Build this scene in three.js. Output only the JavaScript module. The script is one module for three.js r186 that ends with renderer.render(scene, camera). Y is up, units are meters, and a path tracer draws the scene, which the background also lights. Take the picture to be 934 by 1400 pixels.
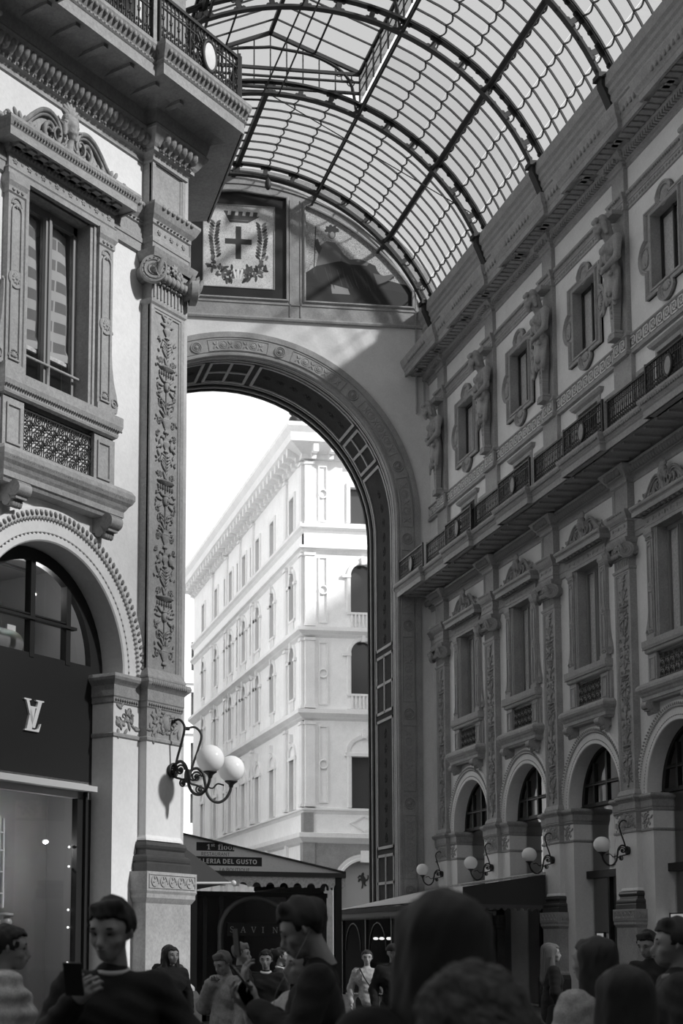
import * as THREE from 'three';
import { mergeGeometries } from 'three/addons/utils/BufferGeometryUtils.js';

// ---------- camera, sky, sun, exposure ----------
const scene = new THREE.Scene();
const D2R = Math.PI / 180;
const EYE = 1.65;
const camera = new THREE.PerspectiveCamera(2 * Math.atan(1040 / 2078) / D2R, 1654 / 2080, 0.1, 600);
camera.position.set(0, EYE, 0);
camera.rotation.set(6.79 * D2R, -5.6 * D2R, 0.92 * D2R, 'YXZ');
camera.setViewOffset(1654, 2080, 720, 0, 934, 1400);
camera.focus = 25; camera.userData.fStop = 2.6;
scene.add(camera);
const SKY = 1.18;
scene.background = new THREE.Color(SKY, SKY, SKY);
const sun = new THREE.DirectionalLight(0xffffff, 7.0);
const SUNDIR = new THREE.Vector3(0.69, 0.515, 0.505).normalize();
sun.position.copy(SUNDIR).multiplyScalar(120).add(new THREE.Vector3(8, 10, -35));
sun.target.position.set(8, 10, -35);
sun.castShadow = true;
sun.shadow.radius = 8;
sun.shadow.mapSize.set(4096, 4096);
Object.assign(sun.shadow.camera, { left: -70, right: 70, top: 60, bottom: -60, near: 1, far: 320 });
scene.add(sun, sun.target);
const renderer = new THREE.WebGLRenderer({ antialias: true });
renderer.toneMapping = THREE.LinearToneMapping;
renderer.toneMappingExposure = 1.0;
renderer.shadowMap.enabled = true;

// ---------- helpers ----------
let seed = 7;
const rnd = () => { seed = (seed * 1664525 + 1013904223) >>> 0; return seed / 4294967296; };
const reseed = (s) => { seed = s >>> 0; };
const V = (x, y, z) => new THREE.Vector3(x, y, z);
const taken = {};
function numbered(n) { const k = taken[n] = (taken[n] ?? -1) + 1; return k ? n + '_' + String(k).padStart(3, '0') : n; }

function noiseTex(size, draw, srgb = true, rep = 1) {
  const d = new Uint8Array(size * size * 4);
  for (let y = 0; y < size; y++) for (let x = 0; x < size; x++) {
    const v = Math.max(0, Math.min(255, draw(x / size, y / size) * 255)) | 0, i = 4 * (y * size + x);
    d[i] = d[i + 1] = d[i + 2] = v; d[i + 3] = 255;
  }
  const t = new THREE.DataTexture(d, size, size, THREE.RGBAFormat);
  t.wrapS = t.wrapT = THREE.RepeatWrapping; t.magFilter = THREE.LinearFilter; t.minFilter = THREE.LinearMipmapLinearFilter; t.generateMipmaps = true;
  if (srgb) t.colorSpace = THREE.SRGBColorSpace;
  t.repeat.set(rep, rep); t.needsUpdate = true;
  return t;
}
// tileable value noise
function vnoise(n, s) {
  reseed(s); const g = Float32Array.from({ length: n * n }, rnd);
  return (u, v) => {
    const x = u * n, y = v * n, i = Math.floor(x), j = Math.floor(y), f = x - i, h = y - j;
    const a = f * f * (3 - 2 * f), b = h * h * (3 - 2 * h), q = (p, r) => g[((r % n + n) % n) * n + (p % n + n) % n];
    return (q(i, j) * (1 - a) + q(i + 1, j) * a) * (1 - b) + (q(i, j + 1) * (1 - a) + q(i + 1, j + 1) * a) * b;
  };
}
const n4 = vnoise(5, 1), n16 = vnoise(17, 2), n64 = vnoise(67, 3), n200 = vnoise(128, 4);
const plasterTex = noiseTex(512, (u, v) => 0.95 + 0.03 * (n4(u, v) - .5) + 0.025 * (n16(u, v) - .5) + 0.02 * (n64(u, v) - .5) + .03 * (n200(u, v) - .5), true, .25);
const stoneTex = noiseTex(512, (u, v) => 0.90 + 0.08 * (n4(u, v) - .5) + 0.06 * (n16(u, v) - .5) + 0.07 * (n64(u, v) - .5) + .08 * (n200(u, v) - .5), true, .4);
const bumpTex = noiseTex(256, (u, v) => 0.5 * n16(u, v) + .3 * n64(u, v) + .2 * n200(u, v), false, .8);
const clothTex = noiseTex(256, (u, v) => 0.86 + .16 * (n16(u, v) - .5) + .2 * (n200(u, v) - .5), true, 2.2);
const G = (l, r = .85, o = {}) => new THREE.MeshStandardMaterial({ color: new THREE.Color(l, l, l), roughness: r, ...o });
const M = {
  plaster: G(.80, .9, { map: plasterTex, bumpMap: bumpTex, bumpScale: .004 }),
  stone: G(.40, .8, { map: stoneTex, bumpMap: bumpTex, bumpScale: .006 }),
  marble: G(.42, .6, { map: stoneTex, bumpMap: bumpTex, bumpScale: .003 }),
  granite: G(.06, .45, { map: stoneTex }),
  black: G(.006, .55),
  iron: G(.018, .55),
  ironRoof: G(.022, .6),
  bronze: G(.10, .4, { metalness: .5 }),
  glass: new THREE.MeshPhysicalMaterial({ color: new THREE.Color(.96, .96, .96), roughness: 0.02, transmission: 1, thickness: 0, ior: 1.45 }),
  roofGlass: new THREE.MeshPhysicalMaterial({ color: new THREE.Color(.52, .52, .52), roughness: 0.0, transmission: 1, thickness: 0, ior: 1.2 }),
  roofGlass2: new THREE.MeshPhysicalMaterial({ color: new THREE.Color(.46, .46, .46), roughness: 0.0, transmission: 1, thickness: 0, ior: 1.2 }),
  roofGlass3: new THREE.MeshPhysicalMaterial({ color: new THREE.Color(.52, .52, .52), roughness: 0.0, transmission: 1, thickness: 0, ior: 1.2 }),
  room: G(.35, .9), shadeBacking: G(.14, .6), joinery: G(.22, .6),  // includes a dark backing tone standing in for shade under the awnings
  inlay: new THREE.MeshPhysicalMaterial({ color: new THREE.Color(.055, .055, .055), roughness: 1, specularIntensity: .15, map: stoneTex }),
  globe: new THREE.MeshPhysicalMaterial({ color: new THREE.Color(.98, .98, .98), roughness: .9, transmission: .22, thickness: 0, clearcoat: .35, clearcoatRoughness: .2 }),
  curtain: G(.85, .95, { map: clothTex }),
  white: G(.78, .7, { map: plasterTex }),
};

function clean(g) {
  if (g.index) g = g.toNonIndexed();
  for (const k of Object.keys(g.attributes)) if (k !== 'position' && k !== 'normal' && k !== 'color') g.deleteAttribute(k);
  g.morphAttributes = {};
  if (!g.attributes.normal) g.computeVertexNormals();
  return g;
}
function boxUV(g) {
  const p = g.attributes.position, n = g.attributes.normal, uv = new Float32Array(p.count * 2);
  for (let i = 0; i < p.count; i++) {
    const ax = Math.abs(n.getX(i)), ay = Math.abs(n.getY(i)), az = Math.abs(n.getZ(i));
    if (az >= ax && az >= ay) { uv[2 * i] = p.getX(i); uv[2 * i + 1] = p.getY(i); }
    else if (ax >= ay) { uv[2 * i] = p.getZ(i); uv[2 * i + 1] = p.getY(i); }
    else { uv[2 * i] = p.getX(i); uv[2 * i + 1] = p.getZ(i); }
  }
  g.setAttribute('uv', new THREE.BufferAttribute(uv, 2));
  return g;
}
function fin(geos) {
  if (!Array.isArray(geos)) geos = [geos];
  const l = geos.flat(3).map(clean);
  return boxUV(l.length === 1 ? l[0] : mergeGeometries(l, false));
}
function mesh(name, geos, mat, parent) {
  const g = geos.isBufferGeometry && geos.userData.done ? geos : fin(geos);
  const m = new THREE.Mesh(g, mat); m.name = name; m.castShadow = m.receiveShadow = true;
  if (parent) parent.add(m);
  return m;
}
const done = (geos) => { const g = fin(geos); g.userData.done = true; return g; };
function sub(name, parent, x = 0, y = 0, z = 0) { const o = new THREE.Group(); o.name = name; o.position.set(x, y, z); parent.add(o); return o; }
function top(name, label, category, o = {}) {
  const g = new THREE.Group(); g.name = numbered(name); scene.add(g);
  g.userData = { label, category }; if (o.group) g.userData.group = o.group; if (o.kind) g.userData.kind = o.kind;
  return g;
}
function copyTop(src, name, label, group) {
  const c = src.clone(); c.name = numbered(name); c.userData = { ...src.userData }; if (label) c.userData.label = label; if (group) c.userData.group = group;
  scene.add(c); return c;
}
// wall frames: u along the wall, v up, w out of the wall
const FR = { o: V(17.84, 0, -52.24), r: -Math.PI / 2 };
const FL = { o: V(-13.5 * Math.SQRT1_2, 0, -13.5 * Math.SQRT1_2), r: Math.PI / 4 };
const FE = { o: V(0, 0, -52.24), r: 0 };
const FA = { o: V(3.6, 0, -22.6), r: Math.PI / 2 };      // left wall of the arm
function put(g, F, u = 0, v = 0, w = 0) { g.position.set(u, v, w).applyAxisAngle(V(0, 1, 0), F.r).add(F.o); g.rotation.y = F.r; return g; }

// ---------- geometry shorthands ----------
const bb = (u0, u1, v0, v1, w0, w1) => new THREE.BoxGeometry(Math.abs(u1 - u0), Math.abs(v1 - v0), Math.abs(w1 - w0)).translate((u0 + u1) / 2, (v0 + v1) / 2, (w0 + w1) / 2);
const sph = (rx, ry, rz, x, y, z, a = 10, b = 7) => new THREE.SphereGeometry(1, a, b).scale(rx, ry, rz).translate(x, y, z);
const cyl = (r0, r1, h, x, y, z, s = 12) => new THREE.CylinderGeometry(r1, r0, h, s).translate(x, y + h / 2, z);
const disc = (r, d, x, y, z, s = 20) => new THREE.CylinderGeometry(r, r, d, s).rotateX(Math.PI / 2).translate(x, y, z);
const tor = (R, r, x, y, z, a = 6, b = 20, arc = Math.PI * 2) => new THREE.TorusGeometry(R, r, a, b, arc).translate(x, y, z);
const tube = (pts, r, n = 12, k = 5, closed = false) => new THREE.TubeGeometry(new THREE.CatmullRomCurve3(pts.map((p) => V(...p)), closed, 'centripetal'), n, r, k, closed);
const lathe = (pts, s = 14) => new THREE.LatheGeometry(pts.map((p) => new THREE.Vector2(p[0], p[1])), s);
function bar(a, b, r, k = 5) { const A = V(...a), B = V(...b), d = B.clone().sub(A), L = d.length(); return new THREE.CylinderGeometry(r, r, L, k).applyQuaternion(new THREE.Quaternion().setFromUnitVectors(V(0, 1, 0), d.normalize())).translate((A.x + B.x) / 2, (A.y + B.y) / 2, (A.z + B.z) / 2); }
function beam(a, b, wd, hd, up = V(0, 1, 0)) {   // rectangular bar from a to b
  const A = V(...a), B = V(...b), d = B.clone().sub(A), L = d.length(); d.normalize();
  const s = d.clone().cross(up).normalize(), u = s.clone().cross(d);
  return new THREE.BoxGeometry(L, hd, wd).applyMatrix4(new THREE.Matrix4().makeBasis(d, u, s)).translate((A.x + B.x) / 2, (A.y + B.y) / 2, (A.z + B.z) / 2);
}
function spiral(x, y, z, r0, r1, a0, turns, n = 26, dir = 1) { const p = []; for (let i = 0; i <= n; i++) { const t = i / n, r = r0 + (r1 - r0) * t, a = a0 + dir * turns * 2 * Math.PI * t; p.push([x + r * Math.cos(a), y + r * Math.sin(a), z]); } return p; }
// sweep a profile along a mitred path. plane 'f': path in (u,v), profile (offset, w); plane 'p': path in (u,w), profile (offset, v)
function sweep(path, prof, plane = 'p', closed = false, caps = true) {
  const n = path.length, N = [], pos = [];
  const nrm = (a, b) => { const dx = b[0] - a[0], dy = b[1] - a[1], l = Math.hypot(dx, dy) || 1; return [-dy / l, dx / l]; };
  for (let i = 0; i < n; i++) {
    const p = path[i], q = closed || i > 0 ? path[(i - 1 + n) % n] : null, r = closed || i < n - 1 ? path[(i + 1) % n] : null;
    const a = q ? nrm(q, p) : nrm(p, r), b = r ? nrm(p, r) : a;
    let mx = a[0] + b[0], my = a[1] + b[1]; const l = Math.hypot(mx, my) || 1; mx /= l; my /= l;
    const c = Math.max(.25, mx * a[0] + my * a[1]); N.push([mx / c, my / c]);
  }
  const P = (i, j) => { const p = path[i], m = N[i], f = prof[j], x = p[0] + m[0] * f[0], y = p[1] + m[1] * f[0]; return plane === 'p' ? [x, f[1], y] : [x, y, f[1]]; };
  const E = closed ? n : n - 1;
  for (let i = 0; i < E; i++) for (let j = 0; j < prof.length - 1; j++) {
    const i2 = (i + 1) % n, a = P(i, j), b = P(i2, j), c = P(i2, j + 1), d = P(i, j + 1);
    if (plane === 'p') pos.push(...a, ...b, ...c, ...a, ...c, ...d); else pos.push(...a, ...c, ...b, ...a, ...d, ...c);
  }
  if (caps && !closed) for (const i of [0, n - 1]) for (let j = 1; j < prof.length - 1; j++) pos.push(...P(i, 0), ...P(i, j), ...P(i, j + 1));
  const g = new THREE.BufferGeometry(); g.setAttribute('position', new THREE.BufferAttribute(new Float32Array(pos), 3)); g.computeVertexNormals();
  return g;
}
const arcPath = (cx, cy, R, a0, a1, n) => Array.from({ length: n + 1 }, (_, i) => { const a = a0 + (a1 - a0) * i / n; return [cx + R * Math.cos(a), cy + R * Math.sin(a)]; });
const rectPath = (u0, u1, v0, v1) => [[u0, v0], [u0, v1], [u1, v1], [u1, v0]];
function extr(shape, w0, w1, curve = 24, bevel = 0) { return new THREE.ExtrudeGeometry(shape, { depth: w1 - w0 - 2 * bevel, bevelEnabled: bevel > 0, bevelSize: bevel, bevelThickness: bevel, bevelSegments: 2, bevelOffset: -bevel, curveSegments: curve }).translate(0, 0, w0 + bevel); }
const poly = (pts) => new THREE.Shape(pts.map((p) => new THREE.Vector2(p[0], p[1])));
const rectHole = (u0, u1, v0, v1) => { const p = new THREE.Path(); p.moveTo(u0, v0); p.lineTo(u1, v0); p.lineTo(u1, v1); p.lineTo(u0, v1); p.closePath(); return p; };
const archPts = (uc, r, v0, vs, n = 24) => [[uc - r, v0], ...arcPath(uc, vs, r, Math.PI, 0, n), [uc + r, v0]];
const mv = (g, x, y, z) => g.clone().translate(x, y, z);
// smooth surface of a distance field (naive surface nets)
function nets(f, lo, hi, c) {
  const nx = Math.ceil((hi[0] - lo[0]) / c) + 1, ny = Math.ceil((hi[1] - lo[1]) / c) + 1, nz = Math.ceil((hi[2] - lo[2]) / c) + 1;
  const F = new Float32Array(nx * ny * nz), id = (x, y, z) => (z * ny + y) * nx + x;
  for (let z = 0; z < nz; z++) for (let y = 0; y < ny; y++) for (let x = 0; x < nx; x++) F[id(x, y, z)] = f(lo[0] + x * c, lo[1] + y * c, lo[2] + z * c);
  const vid = new Int32Array(nx * ny * nz).fill(-1), P = [];
  const cor = [[0, 0, 0], [1, 0, 0], [0, 1, 0], [1, 1, 0], [0, 0, 1], [1, 0, 1], [0, 1, 1], [1, 1, 1]], ed = [[0, 1], [2, 3], [4, 5], [6, 7], [0, 2], [1, 3], [4, 6], [5, 7], [0, 4], [1, 5], [2, 6], [3, 7]];
  for (let z = 0; z < nz - 1; z++) for (let y = 0; y < ny - 1; y++) for (let x = 0; x < nx - 1; x++) {
    const v = cor.map((o) => F[id(x + o[0], y + o[1], z + o[2])]); let s = [0, 0, 0], k = 0;
    for (const [a, b] of ed) if ((v[a] < 0) !== (v[b] < 0)) { const t = v[a] / (v[a] - v[b]); for (let q = 0; q < 3; q++) s[q] += cor[a][q] + t * (cor[b][q] - cor[a][q]); k++; }
    if (k) { vid[id(x, y, z)] = P.length / 3; P.push(lo[0] + (x + s[0] / k) * c, lo[1] + (y + s[1] / k) * c, lo[2] + (z + s[2] / k) * c); }
  }
  const I = [];
  const quad = (a, b, d, e, flip) => { if (a < 0 || b < 0 || d < 0 || e < 0) return; if (flip) I.push(a, b, d, a, d, e); else I.push(a, d, b, a, e, d); };
  for (let z = 1; z < nz - 1; z++) for (let y = 1; y < ny - 1; y++) for (let x = 1; x < nx - 1; x++) {
    const s = F[id(x, y, z)] < 0;
    if (s !== F[id(x + 1, y, z)] < 0) quad(vid[id(x, y - 1, z - 1)], vid[id(x, y, z - 1)], vid[id(x, y, z)], vid[id(x, y - 1, z)], s);
    if (s !== F[id(x, y + 1, z)] < 0) quad(vid[id(x - 1, y, z - 1)], vid[id(x - 1, y, z)], vid[id(x, y, z)], vid[id(x, y, z - 1)], s);
    if (s !== F[id(x, y, z + 1)] < 0) quad(vid[id(x - 1, y - 1, z)], vid[id(x, y - 1, z)], vid[id(x, y, z)], vid[id(x - 1, y, z)], s);
  }
  const g = new THREE.BufferGeometry(); g.setAttribute('position', new THREE.BufferAttribute(new Float32Array(P), 3)); g.setIndex(I); g.computeVertexNormals();
  return g;
}
const smin = (a, b, k) => { const h = Math.max(k - Math.abs(a - b), 0) / k; return Math.min(a, b) - h * h * k * .25; };
function caps(list, k) {   // list of [ax,ay,az, bx,by,bz, ra, rb, flattenZ?]
  const L = list.map((q) => { const [ax, ay, az, bx, by, bz] = q; const dx = bx - ax, dy = by - ay, dz = bz - az; return { q, dx, dy, dz, dd: dx * dx + dy * dy + dz * dz || 1e-9 }; });
  return (x, y, z) => {
    let d = 9;
    for (const { q, dx, dy, dz, dd } of L) {
      const px = x - q[0], py = y - q[1], pz = z - q[2]; let t = (px * dx + py * dy + pz * dz) / dd; t = t < 0 ? 0 : t > 1 ? 1 : t;
      const ex = px - t * dx, ey = py - t * dy, ez = (pz - t * dz) * (q[8] ?? 1);
      d = smin(d, Math.sqrt(ex * ex + ey * ey + ez * ez) - (q[6] + t * (q[7] - q[6])), q[9] ?? k);
    }
    return d;
  };
}
// ---------- carved ornament ----------
const leafG = new THREE.SphereGeometry(1, 7, 4);
const leaf = (x, y, z, ang, l, wd, t = .018) => leafG.clone().scale(l, wd, t).translate(l * .9, 0, 0).rotateZ(ang).translate(x, y, z);
function rosette(x, y, z, r, n = 8) { const o = [sph(r * .32, r * .32, r * .3, x, y, z, 8, 5)]; for (let i = 0; i < n; i++) o.push(leaf(x, y, z, i * 2 * Math.PI / n, r * .48, r * .26, r * .16)); return o; }
function vase(x, y, z, h, r, flat = .3) { return lathe([[.02 * r, 0], [r * .6, 0], [r * .45, h * .12], [r * .2, h * .2], [r * .55, h * .35], [r, h * .62], [r * .9, h * .74], [r * .6, h * .86], [r * .95, h * .97], [r * .9, h], [0, h]], 12).scale(1, 1, flat).translate(x, y, z); }
// candelabrum relief of vases, scrolls, masks and leaves, in a field of width 2*hw from v=0 to h
function arabesque(h, hw, s) {
  reseed(s); const o = []; let y = .05, k = 0;
  o.push(bar([0, 0, .008], [0, h - .1, .008], .010, 5));
  const both = (f) => { o.push(f(1), f(-1)); }, A = (d, a) => (d > 0 ? a : Math.PI - a);
  const curl = (x, yy, r, turns, a0) => both((d) => tube(spiral(d * x, yy, .012, r, .012, d > 0 ? a0 : Math.PI - a0, turns, 14, -d), .009, 15, 4));
  while (y < h - .5) {
    const m = k % 6, r = hw * (.34 + .12 * rnd());
    if (m === 0) { o.push(vase(0, y, .010, .28, r, .36), sph(r * .95, .018, .04, 0, y + .2, .012, 8, 4)); curl(hw * .62, y + .16, hw * .26, 1.4, Math.PI); both((d) => leaf(d * r * .6, y + .27, .014, A(d, .6), .07, .022)); both((d) => leaf(d * r * .3, y + .29, .014, A(d, 1.2), .06, .02)); y += .30; }
    else if (m === 1) { curl(hw * .46, y + .15, hw * .36, 1.5, Math.PI); curl(hw * .78, y + .28, hw * .16, 1.2, Math.PI * 1.3); for (let i = 0; i < 3; i++) both((d) => leaf(d * .03, y + .04 + i * .07, .01, A(d, .8 - .2 * i), .075, .02)); both((d) => leaf(d * hw * .46, y + .15, .022, A(d, rnd() * 2), .03, .02, .02)); y += .32; }
    else if (m === 2) { o.push(sph(hw * .24, .085, .045, 0, y + .12, .012, 10, 8), sph(.016, .03, .022, 0, y + .11, .055, 6, 4), sph(hw * .27, .03, .04, 0, y + .19, .014, 8, 5)); both((d) => leaf(d * .08, y + .06, .01, A(d, -.5), .08, .026)); both((d) => leaf(d * .08, y + .12, .01, A(d, .1), .09, .024)); both((d) => leaf(d * .07, y + .18, .01, A(d, .7), .08, .022)); both((d) => sph(.018, .018, .018, d * hw * .86, y + .2, .012, 6, 4)); y += .25; }
    else if (m === 3) { o.push(lathe([[0, 0], [r * .3, 0], [r * 1.7, .05], [r * 1.75, .075], [0, .09]], 12).scale(1, 1, .32).translate(0, y + .1, .010)); for (let i = -3; i <= 3; i++) o.push(leaf(i * hw * .22, y + .11, .012, -Math.PI / 2, .045, .016)); curl(hw * .6, y + .26, hw * .22, 1.3, Math.PI * 1.2); both((d) => leaf(0, y + .2, .01, A(d, 1.1), .08, .022)); y += .34; }
    else if (m === 4) { for (let i = 0; i < 5; i++) both((d) => leaf(d * .012, y + i * .055, .01, A(d, .85 - i * .1), .085 - .006 * i, .02)); both((d) => leaf(d * hw * .55, y + .12, .012, A(d, 2.0), .07, .024)); both((d) => leaf(d * hw * .6, y + .2, .012, A(d, 1.0), .06, .02)); y += .29; }
    else { both((d) => sph(.05, .075, .03, d * hw * .5, y + .12, .012, 8, 6)); both((d) => sph(.026, .026, .026, d * hw * .42, y + .22, .016, 7, 5)); both((d) => leaf(d * hw * .5, y + .1, .014, A(d, -.6), .07, .022)); o.push(vase(0, y, .01, .22, r * .8, .36)); curl(hw * .8, y + .26, hw * .15, 1.2, 2); y += .30; }
    for (let i = 0; i < 3; i++) { const x = hw * (.6 + .34 * rnd()), yy = y - .25 * rnd(), a = rnd() * 6.28; both((d) => leaf(d * x, yy, .006, A(d, a), .034, .014)); }
    k++;
  }
  o.push(vase(0, y, .012, .2, hw * .36, .36), ...rosette(0, y + .28, .012, .10, 8)); both((d) => leaf(0, y + .26, .012, A(d, .6), .09, .028)); both((d) => leaf(0, y + .22, .012, A(d, .0), .09, .026));
  return o;
}
// tangled leaf relief filling a small field
function foliage(hw, h, s, n = 26) { reseed(s); const o = []; for (let i = 0; i < n; i++) { const x = (rnd() * 2 - 1) * hw * .85, y = .03 + rnd() * (h - .08); o.push(leaf(x, y, .006, rnd() * 6.28, .05 + .04 * rnd(), .022 + .014 * rnd(), .02)); } for (let i = 0; i < n / 8; i++) o.push(tube(spiral((rnd() * 2 - 1) * hw * .6, h * (.3 + .5 * rnd()), .008, .085, .012, rnd() * 6, 1.2, 14), .012, 14, 4)); return o; }

// ---------- shared facade pieces (local u,v,w) ----------
const PW = .435, PP = .19;                 // half width and projection of a giant pilaster
const around = (hw, p, back = -.05) => [[-hw, back], [-hw, p], [hw, p], [hw, back]];
const frameProf = (w0, s = .09) => [[0, w0], [0, w0 + .03], [-s * .35, w0 + .03], [-s * .5, w0 + .012], [-s, w0 + .012], [-s, w0]];
const P_plinth = done([bb(-.7, .7, 0, .84, 0, .42), sweep(around(.64, .36), [[.06, .84], [0, .95], [-.2, .95]])]);
const P_pedestal = done([bb(-.56, .56, .95, 2.25, 0, .3), sweep(around(.56, .3), [[.05, .95], [.05, 1.0], [.03, 1.03], [0, 1.06]]), sweep(around(.56, .3), [[0, 2.22], [.02, 2.25], [.05, 2.30], [.05, 2.36], [.07, 2.40], [-.2, 2.40]]), bb(-.625, .625, 2.40, 2.68, 0, .365)]);
const P_pedFrieze = done((() => { const o = [sweep(rectPath(-.58, .58, 2.44, 2.645), [[0, .365], [0, .378], [-.012, .378], [-.012, .365]], 'f', true)]; for (let i = 0; i < 5; i++) { const x = -.44 + i * .22; o.push(tor(.075, .010, x, 2.54, .37, 4, 14, Math.PI * 1.6), leaf(x - .03, 2.52, .37, .6, .04, .018, .012), leaf(x + .02, 2.56, .37, 2, .035, .018, .012), leaf(x + .1, 2.5, .37, 1.3, .04, .014, .01)); } for (const x of [.13, .25]) o.push(tor(.07, .010, .63, 2.54, x, 4, 12).rotateY(0)); return o; })());
const P_base = done([sweep(around(.56, .31), [[0, 2.68], [0, 2.80], [-.02, 2.82], [-.01, 2.86], [-.01, 2.90], [-.04, 2.93]]), sweep(around(.52, .27), [[0, 2.80], [.03, 2.84], [.035, 2.88], [0, 2.92], [-.03, 2.94], [-.04, 3.0], [-.02, 3.03], [-.01, 3.07], [-.03, 3.12], [-.1, 3.14]])]);
const P_lowShaft = done([bb(-PW, PW, 3.14, 4.62, 0, PP), sweep(around(PW, PP), [[.03, 3.14], [.025, 3.17], [0, 3.22]])]);
const pierL = 1.06, pierW = .05;
const mkPier = (S) => done(S.map((d) => [bb(d * PW, d * pierL, .25, 5.15, -.5, pierW), bb(d * PW, d * (pierL + .03), 0, .25, -.5, pierW + .05)]));
const impPath = (S) => [...(S.includes(-1) ? [[-pierL, -.5], [-pierL, pierW], [-PW, pierW]] : [[-PW, -.5]]), [-PW, PP], [PW, PP], ...(S.includes(1) ? [[PW, pierW], [pierL, pierW], [pierL, -.5]] : [[PW, -.5]])];
const mkImpost = (S) => done([sweep(impPath(S), [[0, 4.60], [.025, 4.62], [.025, 4.66], [0, 4.68]]), sweep(impPath(S), [[0, 5.10], [.02, 5.12], [.02, 5.19], [.035, 5.21], [.035, 5.37], [.06, 5.40], [.10, 5.44], [.115, 5.48], [.10, 5.53], [0, 5.55], [-.2, 5.55]])]);
const mkFrieze = (S) => done([bb(-PW, PW, 4.62, 5.15, 0, PP), ...foliage(PW, .42, 5, 44).map((g) => g.translate(0, 4.69, PP)), sph(.09, .13, .06, .02, 4.92, PP, 10, 8), ...S.map((d) => foliage(.27, .42, 9 + d, 22).map((g) => g.translate(d * .75, 4.69, pierW)))]);
const mkBead = (S) => { const o = []; for (let x = -PW + .03; x < PW; x += .055) o.push(sph(.02, .024, .02, x, 5.155, PP + .03, 6, 4)); for (const d of S) for (let x = PW + .1; x < pierL; x += .055) o.push(sph(.02, .024, .02, d * x, 5.155, pierW + .03, 6, 4)); for (let x = -PW; x < PW; x += .05) o.push(sph(.022, .05, .03, x, 5.48, PP + .1, 6, 4)); return done(o); };
const PIER = Object.fromEntries([[2, [-1, 1]], [1, [-1]]].map(([k, S]) => [k, { pier: mkPier(S), imp: mkImpost(S), fri: mkFrieze(S), bead: mkBead(S) }]));
const P_shaft = done([bb(-PW, PW, 5.55, 11.38, 0, PP - .03), sweep(rectPath(-PW, PW, 5.55, 11.38), [[0, PP - .06], [0, PP], [-.08, PP], [-.09, PP - .012], [-.12, PP - .012], [-.13, PP - .03]], 'f', true), sweep(around(PW, PP), [[.05, 5.55], [.05, 5.58], [0, 5.70]])]);
const P_relief = done(arabesque(5.5, .27, 11).map((g) => g.translate(0, 5.75, PP - .025)));
function volute(R, side) { const o = [disc(R, .10, 0, 0, 0, 24), tube(spiral(0, 0, .055, R * .93, R * .22, Math.PI * .5, 2.4, 60, side), R * .065, 64, 5), sph(R * .2, R * .2, .05, 0, 0, .055, 10, 7), disc(R * .93, .11, 0, 0, 0, 24)]; for (let i = 0; i < 16; i++) { const a = i * Math.PI / 8; o.push(sph(.012, .012, .012, Math.cos(a) * R * .76, Math.sin(a) * R * .76, .06, 5, 4)); } return o; }
const P_capital = done((() => {
  const o = [bb(-PW + .02, PW - .02, 11.42, 11.74, 0, PP - .01), sweep(around(PW, PP), [[0, 11.34], [.025, 11.37], [.035, 11.42], [0, 11.44]])];
  for (let i = 0; i < 9; i++) { const x = -.36 + i * .09; o.push(bb(x - .014, x + .014, 11.47, 11.70, PP - .012, PP + .012)); }
  o.push(bb(-.50, .50, 11.74, 12.04, 0, PP + .06)); for (let i = 0; i < 7; i++) o.push(sph(.055, .085, .07, -.33 + i * .11, 11.80, PP + .07, 8, 6));
  for (let i = 0; i < 12; i++) o.push(sph(.025, .025, .025, -.33 + i * .06, 11.70, PP + .03, 6, 4));
  for (const d of [-1, 1]) { o.push(...volute(.21, d).map((g) => g.rotateY(d * Math.PI / 4).translate(d * .52, 11.82, PP + .10))); for (let i = 0; i < 3; i++) o.push(leafG.clone().scale(.06, .16, .035).rotateX(.5).translate(d * (.38 + i * .07), 11.9 - .03 * i, PP + .16 + i * .03)); o.push(cyl(.13, .13, .5, 0, 0, 0, 14).rotateX(Math.PI / 2).translate(d * .46, 11.82, 0 - .12)); }
  o.push(...rosette(0, 11.98, PP + .12, .11, 7), ...foliage(.3, .2, 33, 18).map((g) => g.translate(0, 11.88, PP + .08)));
  o.push(sweep(around(.56, PP + .14), [[-.04, 12.02], [-.02, 12.06], [.0, 12.10], [.02, 12.16], [-.3, 12.16]]));
  return o;
})());
const P_upper = done([bb(-PW, PW, 12.9, 13.72, 0, PP - .03), sweep(rectPath(-PW, PW, 12.9, 13.72), [[0, PP - .06], [0, PP], [-.07, PP], [-.085, PP - .015], [-.11, PP - .015], [-.12, PP - .03]], 'f', true)]);
const P_entRos = done((() => { const o = []; for (let i = 0; i < 5; i++) o.push(...rosette(-.32 + i * .16, 12.49, PP + .055, i % 2 ? .03 : .055, 6)); return o; })());

function pilaster(wall, u, stone, sides = 2) {
  const Q = PIER[sides];
  const p = sub('pilaster', wall, u, 0, 0);
  mesh('plinth', P_plinth, M.granite, p); mesh('pedestal', P_pedestal, M.marble, p); mesh('pedestal_frieze', P_pedFrieze, M.marble, p); mesh('base_moulding', P_base, M.granite, p);
  mesh('lower_shaft', P_lowShaft, M.white, p); mesh('arch_pier', Q.pier, M.white, p); mesh('relief_frieze', Q.fri, stone, p); mesh('impost_cornice', Q.imp, stone, p); mesh('bead_moulding', Q.bead, stone, p);
  mesh('shaft', P_shaft, stone, p); mesh('arabesque_relief', P_relief, stone, p); mesh('capital', P_capital, stone, p); mesh('rosette_frieze', P_entRos, stone, p); mesh('upper_panel', P_upper, stone, p);
  return p;
}
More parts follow.
